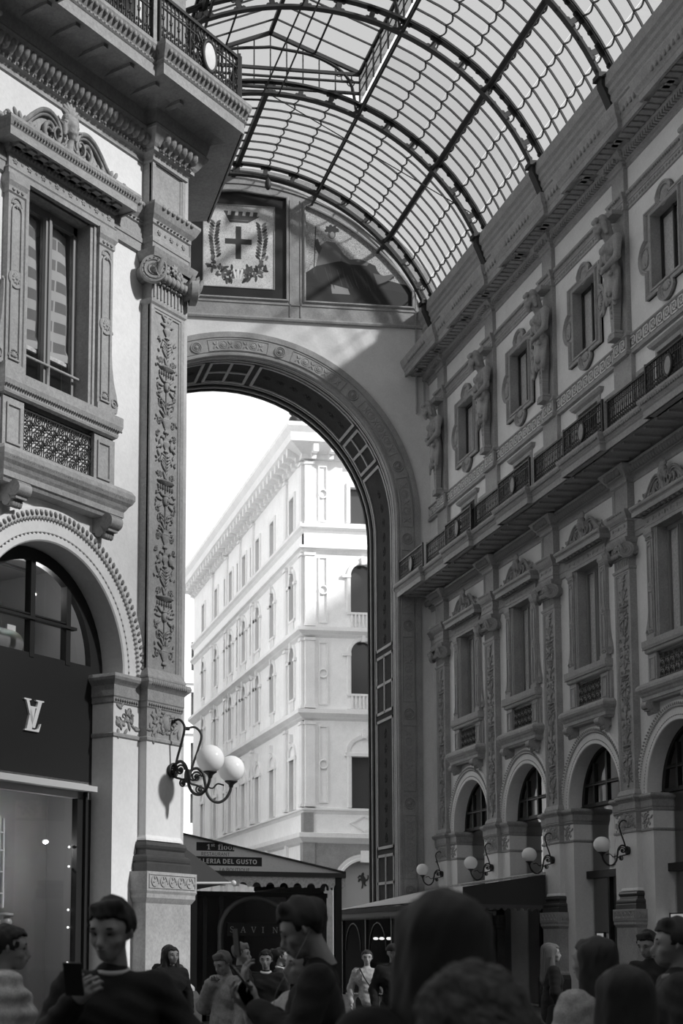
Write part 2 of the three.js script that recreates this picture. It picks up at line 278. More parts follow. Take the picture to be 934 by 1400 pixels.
// path of a moulding that breaks forward round pilasters
function brk(u0, u1, pils, hw, p) { const o = [[u0, 0]]; for (const c of pils) o.push([c - hw, 0], [c - hw, p], [c + hw, p], [c + hw, 0]); o.push([u1, 0]); return o.filter((q, i) => q[0] >= u0 - .001 && q[0] <= u1 + .001 && (!i || Math.hypot(q[0] - o[i - 1][0], q[1] - o[i - 1][1]) > 1e-4)); }
function along(path, step, f) { const o = []; for (let i = 0; i < path.length - 1; i++) { const [a, b] = path[i], [c, d] = path[i + 1], L = Math.hypot(c - a, d - b); if (L < .12) continue; const n = Math.max(1, Math.round(L / step)), an = Math.atan2(d - b, c - a); for (let k = 0; k < n; k++) { const t = (k + .5) / n; o.push(f(a + (c - a) * t, b + (d - b) * t, -an)); } } return o; }
const eggB = new THREE.SphereGeometry(1, 7, 5);
const egg = (rx, ry, rz, x, y, z, r) => eggB.clone().scale(rx, ry, rz).translate(0, 0, 0).rotateY(r).translate(x, y, z);

// ---------- giant-order facade ----------
const B = 4.67;
let windowNo = 0;
function facade(F, name, label, o) {
  const { pils, wins, u0, u1, up, dark, ups = 0 } = o, st = M.stone;
  const wall = top(name, label, 'wall', { kind: 'structure' }); put(wall, F);
  const sh = poly([[u0, 0], [u1, 0], [u1, 24.9], [u0, 24.9]]);
  for (const c of wins) {
    const a = new THREE.Path(archPts(c, 1.66, .02, 5.55, 26).map((q) => new THREE.Vector2(...q))); sh.holes.push(a);
    sh.holes.push(rectHole(c - .72, c + .72, 9.25, 12.16));
    sh.holes.push(rectHole(c - .74 + ups, c + .74 + ups, 18.16, 20.16), rectHole(c - .66 + ups, c + .66 + ups, 14.66, 16.54));
    for (const d of [-1.36, 1.36]) sh.holes.push(rectHole(c + d - .36 + ups, c + d + .36 + ups, 14.66, 16.34));
  }
  mesh('wall_plate', extr(sh, -.5, 0, 4), M.plaster, wall);
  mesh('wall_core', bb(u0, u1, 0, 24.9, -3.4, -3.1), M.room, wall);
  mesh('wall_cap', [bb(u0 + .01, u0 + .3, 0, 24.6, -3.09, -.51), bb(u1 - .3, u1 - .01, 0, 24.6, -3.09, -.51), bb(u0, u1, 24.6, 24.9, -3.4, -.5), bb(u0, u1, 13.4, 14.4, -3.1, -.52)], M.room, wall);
  for (const u of pils) pilaster(wall, u, st, o.corner && u === pils[pils.length - 1] ? 1 : 2);
  const bp = brk(u0, o.corner ? pils[pils.length - 1] + PW : u1, pils, PW, PP); if (o.corner) bp.push([bp[bp.length - 1][0] + .001, -.5]);
  mesh('entablature', sweep(bp, [[0, 12.14], [.045, 12.16], [.045, 12.30], [.06, 12.31], [.06, 12.38], [.045, 12.40], [.045, 12.58], [.07, 12.60], [.07, 12.66], [.12, 12.72], [.16, 12.80], [.18, 12.84], [.18, 12.88], [0, 12.9]]), st, wall);
  mesh('entablature_beads', [along(bp, .09, (x, z, r) => egg(.03, .02, .05, x, 12.63, z + .06, r)), along(bp, .12, (x, z, r) => egg(.05, .04, .03, x, 12.84, z + .17, r))], st, wall);
  mesh('upper_cornice', sweep(bp, [[0, 13.62], [.03, 13.64], [.03, 13.70], [.06, 13.73], [.10, 13.75], [.10, 13.80], [.14, 13.84], [.24, 14.0], [.26, 14.02], [.26, 14.06], [0, 14.06]]), st, wall);
  mesh('egg_and_dart', [along(bp, .135, (x, z, r) => egg(.050, .11, .09, x, 13.91, z + .20, r)), along(bp, .075, (x, z, r) => egg(.022, .03, .03, x, 13.775, z + .11, r))], st, wall);
  if (o.corner) mesh('cove', sweep(bp, [[.18, 14.05], [.24, 14.10], [.28, 14.28], [.5, 14.37], [0, 14.4]]), M.stone, wall);
  // arches
  wins.forEach((c) => {
    const q = [[c - 1.62, 5.55], ...arcPath(c, 5.55, 1.62, Math.PI, 0, 40).slice(1, -1), [c + 1.62, 5.55]];
    const pr = [[0, -.5], [0, .03], [.02, .05], [.10, .05], [.115, .035], [.13, .05], [.30, .05], [.31, .07], [.34, .09], [.40, .10], [.44, .10], [.47, .07], [.47, 0]];
    const a = sub('archivolt', wall); mesh('arch_moulding', sweep(q, pr, 'f', false, false), M.white, a);
    const orn = []; for (let i = 0; i < 62; i++) { const t = Math.PI * (i + .5) / 62; orn.push(leafG.clone().scale(.05, .028, .028).rotateZ(t + .5).translate(c + 2.01 * Math.cos(t), 5.55 + 2.01 * Math.sin(t), .10), sph(.02, .02, .02, c + 1.735 * Math.cos(t), 5.55 + 1.735 * Math.sin(t), .045, 5, 4)); }
    for (let i = 0; i < 90; i++) { const t = Math.PI * (i + .5) / 90; orn.push(leafG.clone().scale(.035, .018, .018).rotateZ(t).translate(c + 1.94 * Math.cos(t), 5.55 + 1.94 * Math.sin(t), .075)); }
    mesh('carved_band', orn, st, a);
  });
  if (!up) return wall;
  const pu = pils.map((p) => p + ups), bu = brk(u0, u1, pu, .34, .12);
  // entresol behind the balcony, key band, upper pilasters
  for (const p of pu) { const s = sub('upper_pilaster', wall, p, 0, 0); mesh('entresol_block', bb(-.5, .5, 14.5, 16.98, 0, .12), st, s); mesh('pilaster_strip', [bb(-.34, .34, 17.4, 22.2, 0, .12), sweep(around(.34, .12), [[.04, 17.45], [.04, 17.6], [0, 17.66]])], st, s); }
  for (const c0 of wins) { const c = c0 + ups; for (const [a, b, d] of [[c - .62, c + .62, 16.5], [c - 1.69, c - 1.03, 16.3], [c + 1.03, c + 1.69, 16.3]]) mesh('entresol_frame', sweep([[a, 14.6], [a, d], [b, d], [b, 14.6]], [[0, -.3], [0, .05], [.06, .06], [.07, .03], [.13, .03], [.13, 0]], 'f'), st, wall); mesh('entresol_cornice', sweep([[c - .85, 0], [c - .85, .02], [c + .85, .02], [c + .85, 0]], [[0, 16.64], [.08, 16.7], [.12, 16.78], [0, 16.78]]), st, wall);
    for (const d of [-1.36, 1.36]) mesh('entresol_blind', bb(c + d - .33, c + d + .33, 14.6, 16.3, -.3, -.27), M.curtain, wall); mesh('entresol_glass', bb(c - .62, c + .62, 14.7, 16.5, -.32, -.3), M.black, wall); }
  mesh('key_band', sweep(bu, [[0, 16.95], [.10, 16.97], [.10, 17.05], [.06, 17.09], [.06, 17.46], [.09, 17.48], [.09, 17.52], [0, 17.54]]), st, wall);
  const kk = []; for (let i = 0; i < bu.length - 1; i++) { const [a, b] = bu[i], [c, d] = bu[i + 1]; if (Math.abs(d - b) > .01 || c - a < .3) continue; const n = Math.round((c - a) / .36), s = (c - a) / n; for (let k = 0; k < n; k++) { const x = a + k * s, z = b + .06, e = .02, t = .03; for (const [x0, x1, y0, y1] of [[.03, s, 17.12, 17.12 + t], [.03, .03 + t, 17.12, 17.43], [.03, s - .06, 17.43 - t, 17.43], [s - .06 - t, s - .06, 17.2, 17.43], [.12, s - .06, 17.2, 17.2 + t], [.12, .12 + t, 17.2, 17.34], [.12, .2, 17.34 - t, 17.34]]) kk.push(bb(x + x0, x + x1, y0, y1, z, z + e)); } }
  mesh('greek_key_fret', kk, M.white, wall);
  mesh('upper_band', sweep(bu, [[0, 20.93], [.04, 20.95], [.04, 21.14], [.06, 21.15], [.06, 21.2], [.10, 21.26], [.14, 21.34], [.14, 21.37], [0, 21.39]]), st, wall);
  mesh('upper_band_ornament', [along(bu, .16, (x, z, r) => egg(.055, .05, .03, x, 21.05, z + .045, r + .3)), along(bu, .10, (x, z, r) => egg(.03, .04, .04, x, 21.28, z + .12, r))], M.stone, wall);
  // crowning cornice
  const bc = brk(u0, u1, pu, .95, .12);
  mesh('crown_moulding', sweep(bu, [[0, 22.1], [.05, 22.12], [.05, 22.2], [.12, 22.24], [.14, 22.30], [.28, 22.42], [.30, 22.46], [0, 22.46]]), st, wall);
  mesh('dentils', along(bu, .13, (x, z, r) => new THREE.BoxGeometry(.07, .12, .12).rotateY(r).translate(x, 22.30, z + .2)), st, wall);
  mesh('crown_cornice', sweep(bc, [[0, 22.46], [.72, 22.46], [.72, 22.39], [.80, 22.39], [.80, 22.56], [.82, 22.58], [.84, 22.64], [.90, 22.72], [.95, 22.86], [.97, 22.92], [.97, 22.96], [.3, 23.02], [0, 23.02]]), st, wall);
  mesh('crown_ornament', [along(bc, .2, (x, z, r) => egg(.085, .09, .05, x, 22.76, z + .90, r)), along(bc, .28, (x, z, r) => new THREE.BoxGeometry(.18, .05, .36).rotateY(r).translate(x, 22.44, z + .5))], M.stone, wall);
  // parapet with panels below the glass
  mesh('parapet', [bb(u0, u1, 23.0, 24.9, 0, .16), sweep([[u0, .16], [u1, .16]], [[0, 24.0], [.05, 24.03], [.05, 24.1], [.1, 24.16], [.1, 24.3], [.16, 24.36], [.16, 24.5], [.24, 24.56], [.24, 24.9], [0, 24.9]]), ...wins.flatMap((c0) => [-1.05, 1.05].map((d) => sweep(rectPath(c0 + ups + d - .95, c0 + ups + d + .95, 23.3, 23.95), [[0, .16], [0, .2], [-.05, .2], [-.07, .17], [-.07, .16]], 'f', true))), sweep([[u0, .16], [u1, .16]], [[0, 23.0], [.1, 23.05], [.1, 23.16], [0, 23.22]])], st, wall);
  return wall;
}
// ---------- windows of the main order ----------
function checkTex() {
  const c = document.createElement('canvas'); c.width = 256; c.height = 512; const x = c.getContext('2d');
  x.fillStyle = '#c4c4c4'; x.fillRect(0, 0, 256, 512); reseed(5);
  for (let j = 0; j < 6; j++) for (let i = 0; i < 2; i++) { x.fillStyle = i ? '#7c7c7c' : '#8a8a8a'; x.fillRect(20 + i * 118, 40 + j * 80, 104, 42); }
  for (let i = 0; i < 300; i++) { x.fillStyle = `rgba(${rnd() > .5 ? 255 : 90},${rnd() > .5 ? 200 : 90},120,0)`; }
  const t = new THREE.CanvasTexture(c); t.colorSpace = THREE.SRGBColorSpace; return t;
}
function planeUV(w, h) { return new THREE.PlaneGeometry(w, h); }
function rawMesh(name, g, mat, parent) { const m = new THREE.Mesh(g, mat); m.name = name; m.castShadow = m.receiveShadow = true; parent.add(m); return m; }
const headG = (() => {   // small carved face
  const f = caps([[0, .0, 0, 0, .03, .005, .07, .075], [0, -.075, .03, 0, -.05, .03, .03, .045], [0, .0, .07, 0, .03, .062, .012, .009], [-.03, .036, .062, .03, .036, .062, .01, .01], [0, -.036, .062, 0, -.036, .064, .014, .014], [0, -.12, .0, 0, -.2, -.02, .035, .05], [-.05, .1, .0, .05, .1, .0, .05, .05], [-.085, .04, .0, -.08, -.06, .0, .03, .02], [.085, .04, .0, .08, -.06, .0, .03, .02]], .02);
  return nets(f, [-.16, -.28, -.1], [.16, .2, .14], .011);
})();
const W_arch = done(sweep(rectPath(-.68, .68, 9.3, 12.12), [[0, -.45], [0, .05], [.045, .06], [.05, .085], [.10, .085], [.12, .05], [.135, .05], [.135, 0]], 'f'));
const W_pil = done([bb(-.165, .165, 9.42, 12.12, 0, .10), bb(-.20, .20, 9.30, 9.44, 0, .14), sweep(around(.165, .10), [[0, 11.86], [.02, 11.88], [.02, 11.96], [.05, 12.02], [.05, 12.12], [-.1, 12.12]]), sweep([[-.11, 9.75], [-.11, 11.5], ...arcPath(0, 11.62, .11, Math.PI, 0, 8), [.11, 11.5], [.11, 9.75], [.11, 9.5], [-.11, 9.5]], [[0, .10], [0, .125], [-.025, .125], [-.03, .10]], 'f', true)]);
const W_round = done([tor(.125, .018, 0, 10.66, .105, 6, 22), disc(.115, .02, 0, 10.66, .11), ...rosette(0, 10.66, .12, .10, 9)]);
const W_half = done([tor(.11, .014, 0, 9.54, .105, 5, 14, Math.PI), ...[.4, .9, 1.4, 1.9, 2.4, 2.8].map((a) => leaf(0, 9.55, .11, a, .045, .018, .018)), tor(.1, .014, 0, 11.72, .105, 5, 14, Math.PI).rotateZ(0), ...[3.6, 4.2, 4.7, 5.2, 5.8].map((a) => leaf(0, 11.76, .11, a, .05, .022, .018)), ...[-.09, 0, .09].map((x) => sph(.03, .028, .02, x, 11.92, .125, 7, 5))]);
const W_wing = done([extr(poly([[0, 9.42], [.18, 9.42], [.20, 9.52], [.17, 9.68], [.10, 9.86], [.055, 10.1], [.03, 10.4], [.03, 10.62], [0, 10.62]]), 0, .07, 6), tube(spiral(.10, 9.54, .075, .085, .02, 0, 1.3, 18), .014, 20, 4), sph(.03, .03, .02, .04, 10.62, .06, 7, 5)]);
const W_ent = done((() => { const o = [bb(-1.2, 1.2, 12.12, 12.24, 0, .12), bb(-1.18, 1.18, 12.24, 12.46, 0, .10), sweep(around(1.18, .10), [[.02, 12.20], [.035, 12.22], [.02, 12.24]])]; for (let i = 0; i < 15; i++) o.push(...rosette(-1.05 + i * .15, 12.35, .105, i % 2 ? .03 : .06, 6)); return o; })());
const W_corn = done((() => { const o = [sweep(around(1.18, .10), [[0, 12.44], [.03, 12.46], [.05, 12.50], [.06, 12.54], [.20, 12.54], [.20, 12.52], [.24, 12.52], [.24, 12.64], [.255, 12.66], [.29, 12.74], [.29, 12.78], [-.1, 12.80]]), bb(-1.15, 1.15, 12.5, 12.76, 0, .2)]; for (let x = -1.22; x < 1.23; x += .075) o.push(sph(.024, .03, .03, x, 12.47, .15, 6, 4)); for (let x = -1.36; x < 1.37; x += .06) o.push(sph(.02, .035, .02, x, 12.70, .375, 5, 4)); for (let x = -1.1; x < 1.15; x += .24) o.push(bb(x - .07, x + .07, 12.5, 12.55, .12, .28)); return o; })());
const W_ped = done((() => {
  const o = [];
  for (const d of [-1, 1]) {
    const S = [[-1.32, 12.88], [-1.22, 12.83], [-1.08, 12.88], [-.92, 13.0], [-.76, 13.16], [-.58, 13.30], [-.40, 13.34], [-.24, 13.26], [-.18, 13.1], [-.24, 12.94], [-.38, 12.88], [-.5, 12.95], [-.52, 13.08], [-.43, 13.17], [-.34, 13.12], [-.36, 13.04]].map(([x, y]) => [d * x, y, .17]);
    o.push(tube(S, .036, 70, 6), tube(S.map(([x, y, z]) => [x * .985, y - .06, z - .02]), .028, 70, 5), tube(S.slice(6).map(([x, y]) => [d * .37 + (x - d * .37) * .8, 13.1 + (y - 13.1) * .8, .2]), .02, 40, 5));
    o.push(extr(poly([[d * 1.2, 12.78], [d * .25, 12.78], [d * .2, 13.2], [d * .4, 13.3], [d * .6, 13.26], [d * .8, 13.08], [d * 1.0, 12.9]]), .05, .12, 4));
    for (let i = 0; i < 7; i++) o.push(leaf(d * (.55 + i * .09), 12.84 + .02 * i, .15, d > 0 ? 2.2 - i * .2 : .9 + i * .2, .08, .035, .03));
    o.push(tor(.06, .025, d * 1.31, 12.87, .17, 6, 14)); for (let i = 0; i < 4; i++) o.push(leaf(d * 1.3, 12.9, .18, 1.57 + (i - 1.5) * .5, .04, .02, .03));
  }
  o.push(headG.clone().scale(1.55, 1.55, 1.55).translate(0, 13.22, .2)); for (let i = 0; i < 7; i++) o.push(leaf(0, 13.42, .2, Math.PI / 2 + (i - 3) * .42, .12, .045, .04)); for (let i = 0; i < 9; i++) o.push(sph(.04, .04, .04, .13 * Math.cos(i * .39), 13.3 + .12 * Math.sin(i * .39), .22, 6, 5));
  o.push(...foliage(.2, .2, 3, 14).map((g) => g.translate(0, 12.8, .18)));
  return o;
})());
const W_sill = done([sweep(around(1.2, .13), [[0, 8.97], [.04, 9.0], [.05, 9.03], [.05, 9.07], [.08, 9.10], [.10, 9.16], [.10, 9.30], [-.2, 9.32]]), (() => { const o = []; for (let x = -1.28; x < 1.29; x += .05) o.push(sph(.016, .02, .015, x, 9.09, .215, 5, 4)); return o; })()]);
const W_apron = done([-1, 1].map((d) => [bb(d * .77, d * 1.2, 8.2, 8.98, 0, .11), sweep(rectPath(d * .985 - .15, d * .985 + .15, 8.32, 8.88), [[0, .11], [0, .135], [-.03, .135], [-.04, .11]], 'f', true), bb(d * 1.2, d * 1.3, 8.2, 8.98, 0, .07)]).concat([[bb(-.77, .77, 8.2, 9.0, -.45, -.4)]]));
const W_grille = done((() => { const o = [bb(-.77, .77, 8.30, 8.34, .03, .05), bb(-.77, .77, 8.9, 8.94, .03, .05)]; for (let i = 0; i < 6; i++) { const x = -.64 + i * .256; for (const y of [8.40, 8.62, 8.84]) o.push(tor(.085, .011, x, y, .04, 4, 14), tor(.045, .010, x, y, .045, 4, 10), sph(.022, .022, .015, x, y, .05, 6, 4)); o.push(bar([x, 8.3, .04], [x, 8.94, .04], .008, 4), bar([x + .128, 8.3, .035], [x + .128, 8.94, .035], .012, 4)); for (const y of [8.51, 8.73]) o.push(tor(.04, .009, x + .128, y, .045, 4, 10), leaf(x + .128, y, .05, .8, .05, .018, .012), leaf(x + .128, y, .05, 2.3, .05, .018, .012)); } return o; })());
const W_low = done([sweep(around(1.26, .2), [[0, 7.74], [.02, 7.78], [.05, 7.80], [.05, 7.88], [.08, 7.92], [.10, 7.96], [.14, 8.0], [.17, 8.06], [.17, 8.13], [.13, 8.19], [.06, 8.23], [-.3, 8.24]]), bb(-1.24, 1.24, 7.74, 8.2, 0, .2), (() => { const o = []; reseed(3); for (let x = -1.3; x < 1.3; x += .045) o.push(leaf(x, 8.03, .35, 1.2 + rnd(), .03, .014, .02)); return o; })()]);
const W_brk = done([bb(-.11, .11, 7.52, 7.74, 0, .3), cyl(.11, .11, .26, 0, -.13, 0, 14).rotateZ(Math.PI / 2).translate(0, 7.66, .27), cyl(.075, .075, .24, 0, -.12, 0, 12).rotateZ(Math.PI / 2).translate(0, 7.52, .13), ...[0, 1, 2, 3].map((i) => leafG.clone().scale(.05, .09, .05).translate(-.075 + i * .05, 7.5, .2))]);
const C_frame = done([bb(-.68, -.60, 9.32, 12.12, -.27, -.20), bb(.60, .68, 9.32, 12.12, -.27, -.20), bb(-.68, .68, 12.0, 12.12, -.27, -.20), bb(-.68, .68, 9.32, 9.40, -.27, -.20)]);
const C_mull = done([bb(-.07, .07, 9.4, 12.0, -.27, -.16), bb(-.025, .025, 9.4, 12.0, -.16, -.13)]);
const C_pane = done(bb(-.265, .265, 9.42, 12.0, -.235, -.225));
const checkMat = G(.8, .95, { map: checkTex() });
function mainWindow(F, u, label, group, style) {
  const w = top('window_' + (++windowNo), label, 'window', { kind: 'structure', group }); put(w, F, u);
  const st = M.stone;
  mesh('architrave_frame', W_arch, st, w);
  for (const d of [-1, 1]) { const p = sub('side_pilaster', w, d * 1.0, 0, 0); mesh('shaft', W_pil, st, p); mesh('roundel', W_round, st, p); mesh('rosettes', W_half, st, p); const g = mesh('scroll_wing', W_wing, st, p); g.position.x = d * .165; g.scale.x = d; }
  mesh('frieze', W_ent, st, w); mesh('cornice', W_corn, st, w); mesh('scroll_pediment', W_ped, st, w); mesh('sill', W_sill, st, w); mesh('apron', W_apron, st, w); mesh('iron_grille', W_grille, M.iron, w); mesh('lower_sill', W_low, st, w);
  for (const d of [-1, 1]) mesh('bracket', W_brk, st, w).position.x = d * 1.0;
  mesh('casement_frame', C_frame, M.joinery, w); mesh('mullion', C_mull, M.joinery, w);
  for (const d of [-1, 1]) mesh('pane', C_pane, M.glass, w).position.x = d * .335;
  mesh('room', [bb(-1.1, 1.1, 9.0, 9.05, -3.0, -.55), bb(-1.1, 1.1, 12.5, 12.55, -3.0, -.55), bb(-1.15, -1.1, 9, 12.55, -3, -.55), bb(1.1, 1.15, 9, 12.55, -3, -.55)], M.room, w);
  if (style === 'lit') {
    mesh('safety_rail', [bar([-.66, 9.78, -.12], [.66, 9.78, -.12], .022, 8), bar([-.0, 9.34, -.16], [0, 9.8, -.12], .02, 6)], M.stone, w);
    for (const d of [-1, 1]) { const b = rawMesh('checked_blind', new THREE.PlaneGeometry(.54, 1.95, 8, 20), checkMat, w); const p = b.geometry.attributes.position; for (let i = 0; i < p.count; i++) { const yy = p.getY(i); p.setZ(i, .03 * Math.sin(p.getX(i) * 9 + yy * 2) + (yy < -.8 ? .05 * Math.sin(p.getX(i) * 6) : 0)); } b.geometry.computeVertexNormals(); b.position.set(d * .335, 11.02, -.33); mesh('blind_hem', bb(-.27, .27, -.03, .03, -.02, .02), M.curtain, b).position.set(0, -1.0, .02); }
  } else for (const d of [-1, 1]) { const pts = []; for (let i = 0; i <= 16; i++) pts.push([d * (.06 + .58 * i / 16), -.285 + .012 * Math.sin(i * 1.9)]); const g = sweep(d > 0 ? pts : pts.reverse(), [[0, 9.36], [0, 12.1], [.006, 12.1], [.006, 9.36]], 'p'); mesh('curtain', g, M.curtain, w); }
  return w;
}
// ---------- upper windows with lobed frames ----------
const lobed = (a, b, v0, v1, r) => {   // clockwise closed outline: rectangle with a lobe on each side
  const q = [], vm = (v0 + v1) / 2, e = .8;
  q.push([-a, v0], [-a, vm - r]); q.push(...arcPath(-a + r * .35, vm, r * 1.06, Math.PI * 1.39, Math.PI * .61, 10)); q.push([-a, vm + r], [-a, v1], [-r * e, v1]);
  q.push(...arcPath(0, v1 - r * .15, r * .95, Math.PI * .86, Math.PI * .14, 12)); q.push([r * e, v1], [a, v1], [a, vm + r]); q.push(...arcPath(a - r * .35, vm, r * 1.06, Math.PI * .39, -Math.PI * .39, 10)); q.push([a, vm - r], [a, v0], [r * e, v0]);
  q.push(...arcPath(0, v0 + r * .15, r * .95, -Math.PI * .14, -Math.PI * .86, 12)); q.push([-r * e, v0]);
  return q;
};
const U_frame = done((() => { const q = lobed(1.03, 0, 18.0, 20.32, .48); const sh = poly(q); sh.holes.push(rectHole(-.72, .72, 18.18, 20.14)); return [extr(sh, 0, .05, 3), sweep(q, [[0, 0], [0, .11], [-.05, .12], [-.07, .09], [-.10, .10], [-.12, .05]], 'f', true), sweep(rectPath(-.7, .7, 18.2, 20.12), [[0, -.45], [0, .09], [.03, .11], [.07, .11], [.09, .05]], 'f', true)]; })());
const U_orn = done((() => { const o = []; for (const [x, y, a] of [[0, 20.36, 0], [0, 17.96, Math.PI], [-1.05, 19.16, Math.PI / 2], [1.05, 19.16, -Math.PI / 2]]) { o.push(tor(.26, .022, 0, 0, .06, 5, 18).rotateZ(a).translate(x, y, 0)); for (let i = 0; i < 7; i++) o.push(leaf(0, -.16, .06, Math.PI / 2 + (i - 3) * .36, .15, .045, .03).rotateZ(a).translate(x, y, 0)); } return o; })());
const U_glass = done([bb(-.7, .0, 18.2, 20.12, -.21, -.20)]), U_bar = done([bb(-.7, -.64, 18.2, 20.12, -.24, -.18), bb(.64, .7, 18.2, 20.12, -.24, -.18), bb(-.03, .03, 18.2, 20.12, -.24, -.16), bb(-.7, .7, 20.04, 20.12, -.24, -.18), bb(-.7, .7, 18.2, 18.28, -.24, -.18)]), U_blind = done(bb(-.68, .68, 18.24, 20.1, -.27, -.25));
function upperWindow(F, u, label, group) {
  const w = top('window_' + (++windowNo), label, 'window', { kind: 'structure', group }); put(w, F, u);
  mesh('lobed_frame', U_frame, M.stone, w); mesh('shell_ornament', U_orn, M.stone, w); mesh('casement', U_bar, M.iron, w); mesh('pane', U_glass, M.glass, w); mesh('pane', mv(U_glass, .7, 0, 0), M.glass, w); mesh('blind', U_blind, M.curtain, w);
  return w;
}
// ---------- balcony with iron railing ----------
function balcony(F, label, o) {
  const b = top('balcony', label, 'balcony'); put(b, F, 0, o.dv ?? 0);
  const { path, slab, st, meds, dens = .11 } = o;
  mesh('slab', slab, M.stone, b);
  mesh('fascia', sweep(path, [[-.03, 14.12], [0, 14.12], [0, 14.29], [.012, 14.30], [.03, 14.32], [.03, 14.345], [.012, 14.36], [.035, 14.39], [.09, 14.48], [.11, 14.52], [.11, 14.575], [-.2, 14.60]]), st, b);
  mesh('fascia_ornament', [along(path, .085, (x, z, r) => egg(.03, .018, .022, x, 14.335, z + .02, r)), along(path, .11, (x, z, r) => egg(.04, .05, .03, x, 14.46, z + .085, r))], st, b);
  const inset = .09;
  for (let i = 0; i < path.length - 1; i++) {
    const [a, c] = path[i], [d, e] = path[i + 1], L = Math.hypot(d - a, e - c); if (L < .25) continue;
    const r = sub('railing_panel', b, a, 0, c); r.rotation.y = -Math.atan2(e - c, d - a);
    const q = [bb(0, L, 15.38, 15.43, -inset - .03, -inset + .03), bb(0, L, 14.70, 14.73, -inset - .015, -inset + .015), bb(0, L, 15.22, 15.24, -inset - .012, -inset + .012)];
    const n = Math.max(2, Math.round(L / dens));
    for (let k = 0; k <= n; k++) { const x = L * k / n; q.push(bb(x - .009, x + .009, 14.6, 15.38, -inset - .009, -inset + .009)); if (k < n) { const y = x + L / n / 2; q.push(tor(.036, .008, y, 15.31, -inset, 4, 10), sph(.028, .05, .02, y, 14.80, -inset, 6, 4), sph(.018, .03, .018, y, 14.90, -inset, 5, 4)); if (k % 2) q.push(sph(.03, .03, .022, x, 15.06, -inset, 6, 4), leaf(x, 15.06, -inset, .9, .035, .014, .012), leaf(x, 15.06, -inset, 2.2, .035, .014, .012), leaf(x, 14.95, -inset, -.9, .035, .014, .012), leaf(x, 14.95, -inset, 4, .035, .014, .012)); } }
    for (const x of [0, L]) q.push(bb(x - .025, x + .025, 14.58, 15.46, -inset - .025, -inset + .025));
    mesh('bars', q, M.iron, r);
    const md = meds.find((m) => m > Math.min(a, d) && m < Math.max(a, d));
    if (md !== undefined) { const x = Math.abs(md - a); mesh('medallion_rim', [new THREE.TorusGeometry(.2, .035, 6, 26).scale(.85, 1.2, 1).translate(x, 15.0, -inset + .04), ...foliage(.3, .6, 12, 26).map((g) => g.translate(x, 14.7, -inset + .01))], M.iron, r); mesh('medallion', sph(.17, .24, .03, x, 15.0, -inset + .045, 20, 10), o.medMat, r); }
  }
  return b;
}
// ---------- herm statues ----------
const hermFig = (() => {
  const L = [[-.14, 1.25, .22, -.13, 1.85, .24, .16, .21], [.15, 1.32, .32, .13, 1.85, .26, .17, .21], [0, 1.9, .24, 0, 2.2, .28, .23, .22, 1.15], [-.15, 2.46, .33, .15, 2.46, .33, .22, .22, 1.1], [-.36, 2.66, .26, .36, 2.66, .26, .15, .15], [0, 2.72, .34, 0, 2.98, .52, .12, .11],
    [-.43, 2.64, .26, -.52, 2.15, .36, .13, .105], [-.52, 2.15, .36, -.10, 2.0, .62, .10, .07], [.43, 2.64, .26, .52, 2.12, .34, .13, .105], [.52, 2.12, .34, .16, 1.86, .60, .10, .07], [-.08, 2.0, .62, .04, 1.96, .65, .07, .06], [.14, 1.86, .61, .06, 1.8, .62, .07, .06],
    [-.13, 2.48, .50, -.1, 2.45, .51, .11, .11], [.13, 2.48, .50, .1, 2.45, .51, .11, .11], [-.07, 2.2, .46, -.07, 2.28, .47, .06, .06], [.07, 2.2, .46, .07, 2.28, .47, .06, .06]];
  const dr = [[-.26, 1.88, .40, .28, 1.72, .46, .07, .08], [-.28, 1.75, .34, .12, 1.25, .5, .045, .05], [-.2, 1.66, .42, .2, 1.15, .46, .035, .045], [.28, 1.8, .36, .05, 1.2, .46, .04, .05], [-.3, 1.8, .24, -.32, 1.1, .34, .07, .10], [.3, 1.8, .24, .30, 1.05, .34, .07, .09], [-.1, 1.6, .46, -.08, 1.0, .40, .04, .06], [0, 1.2, .22, 0, 1.7, .24, .22, .26], [-.26, 1.1, .40, -.32, .82, .40, .07, .04], [.2, 1.1, .3, .22, .95, .3, .09, .06], [-.3, 1.95, .24, .3, 1.9, .34, .1, .1]];
  const hd = [[0, 3.08, .62, 0, 3.14, .58, .15, .17], [0, 2.94, .74, 0, 2.76, .66, .10, .05], [-.07, 2.95, .70, .07, 2.95, .70, .08, .08], [0, 3.06, .79, 0, 3.0, .80, .03, .035], [-.06, 3.12, .75, .06, 3.12, .75, .035, .035], [-.1, 3.26, .58, .1, 3.26, .58, .15, .15], [-.1, 3.24, .78, .1, 3.24, .78, .075, .075], [-.18, 3.1, .56, -.18, 2.9, .5, .09, .07], [.18, 3.1, .56, .18, 2.9, .5, .09, .07], [0, 3.15, .44, 0, 2.85, .32, .17, .15]];
  const f = caps(L, .06), g = caps(dr, .035), h = caps(hd, .03), q = (x, y, z) => smin(smin(f(x, y, z), g(x, y, z), .02), h(x, y, z), .03);
  return done(nets(q, [-.7, .7, -.06], [.7, 3.48, .96], .025));
})();
const hermPost = done([new THREE.CylinderGeometry(.19, .11, 1.3, 4, 1).rotateY(Math.PI / 4).toNonIndexed().scale(1.1, 1, 1).translate(0, .85, .16), bb(-.2, .2, 0, .12, .02, .3), sweep(around(.17, .27, .05), [[.0, .12], [.02, .16], [0, .22]]), ...[0, 1, 2, 3].map((i) => sph(.04, .055, .03, 0, .62 + i * .14, 0.26 + i * .012, 7, 5))]);
const hermBlock = done([bb(-.26, .26, 3.36, 3.48, -.02, .3)]);
hermPost.computeVertexNormals();
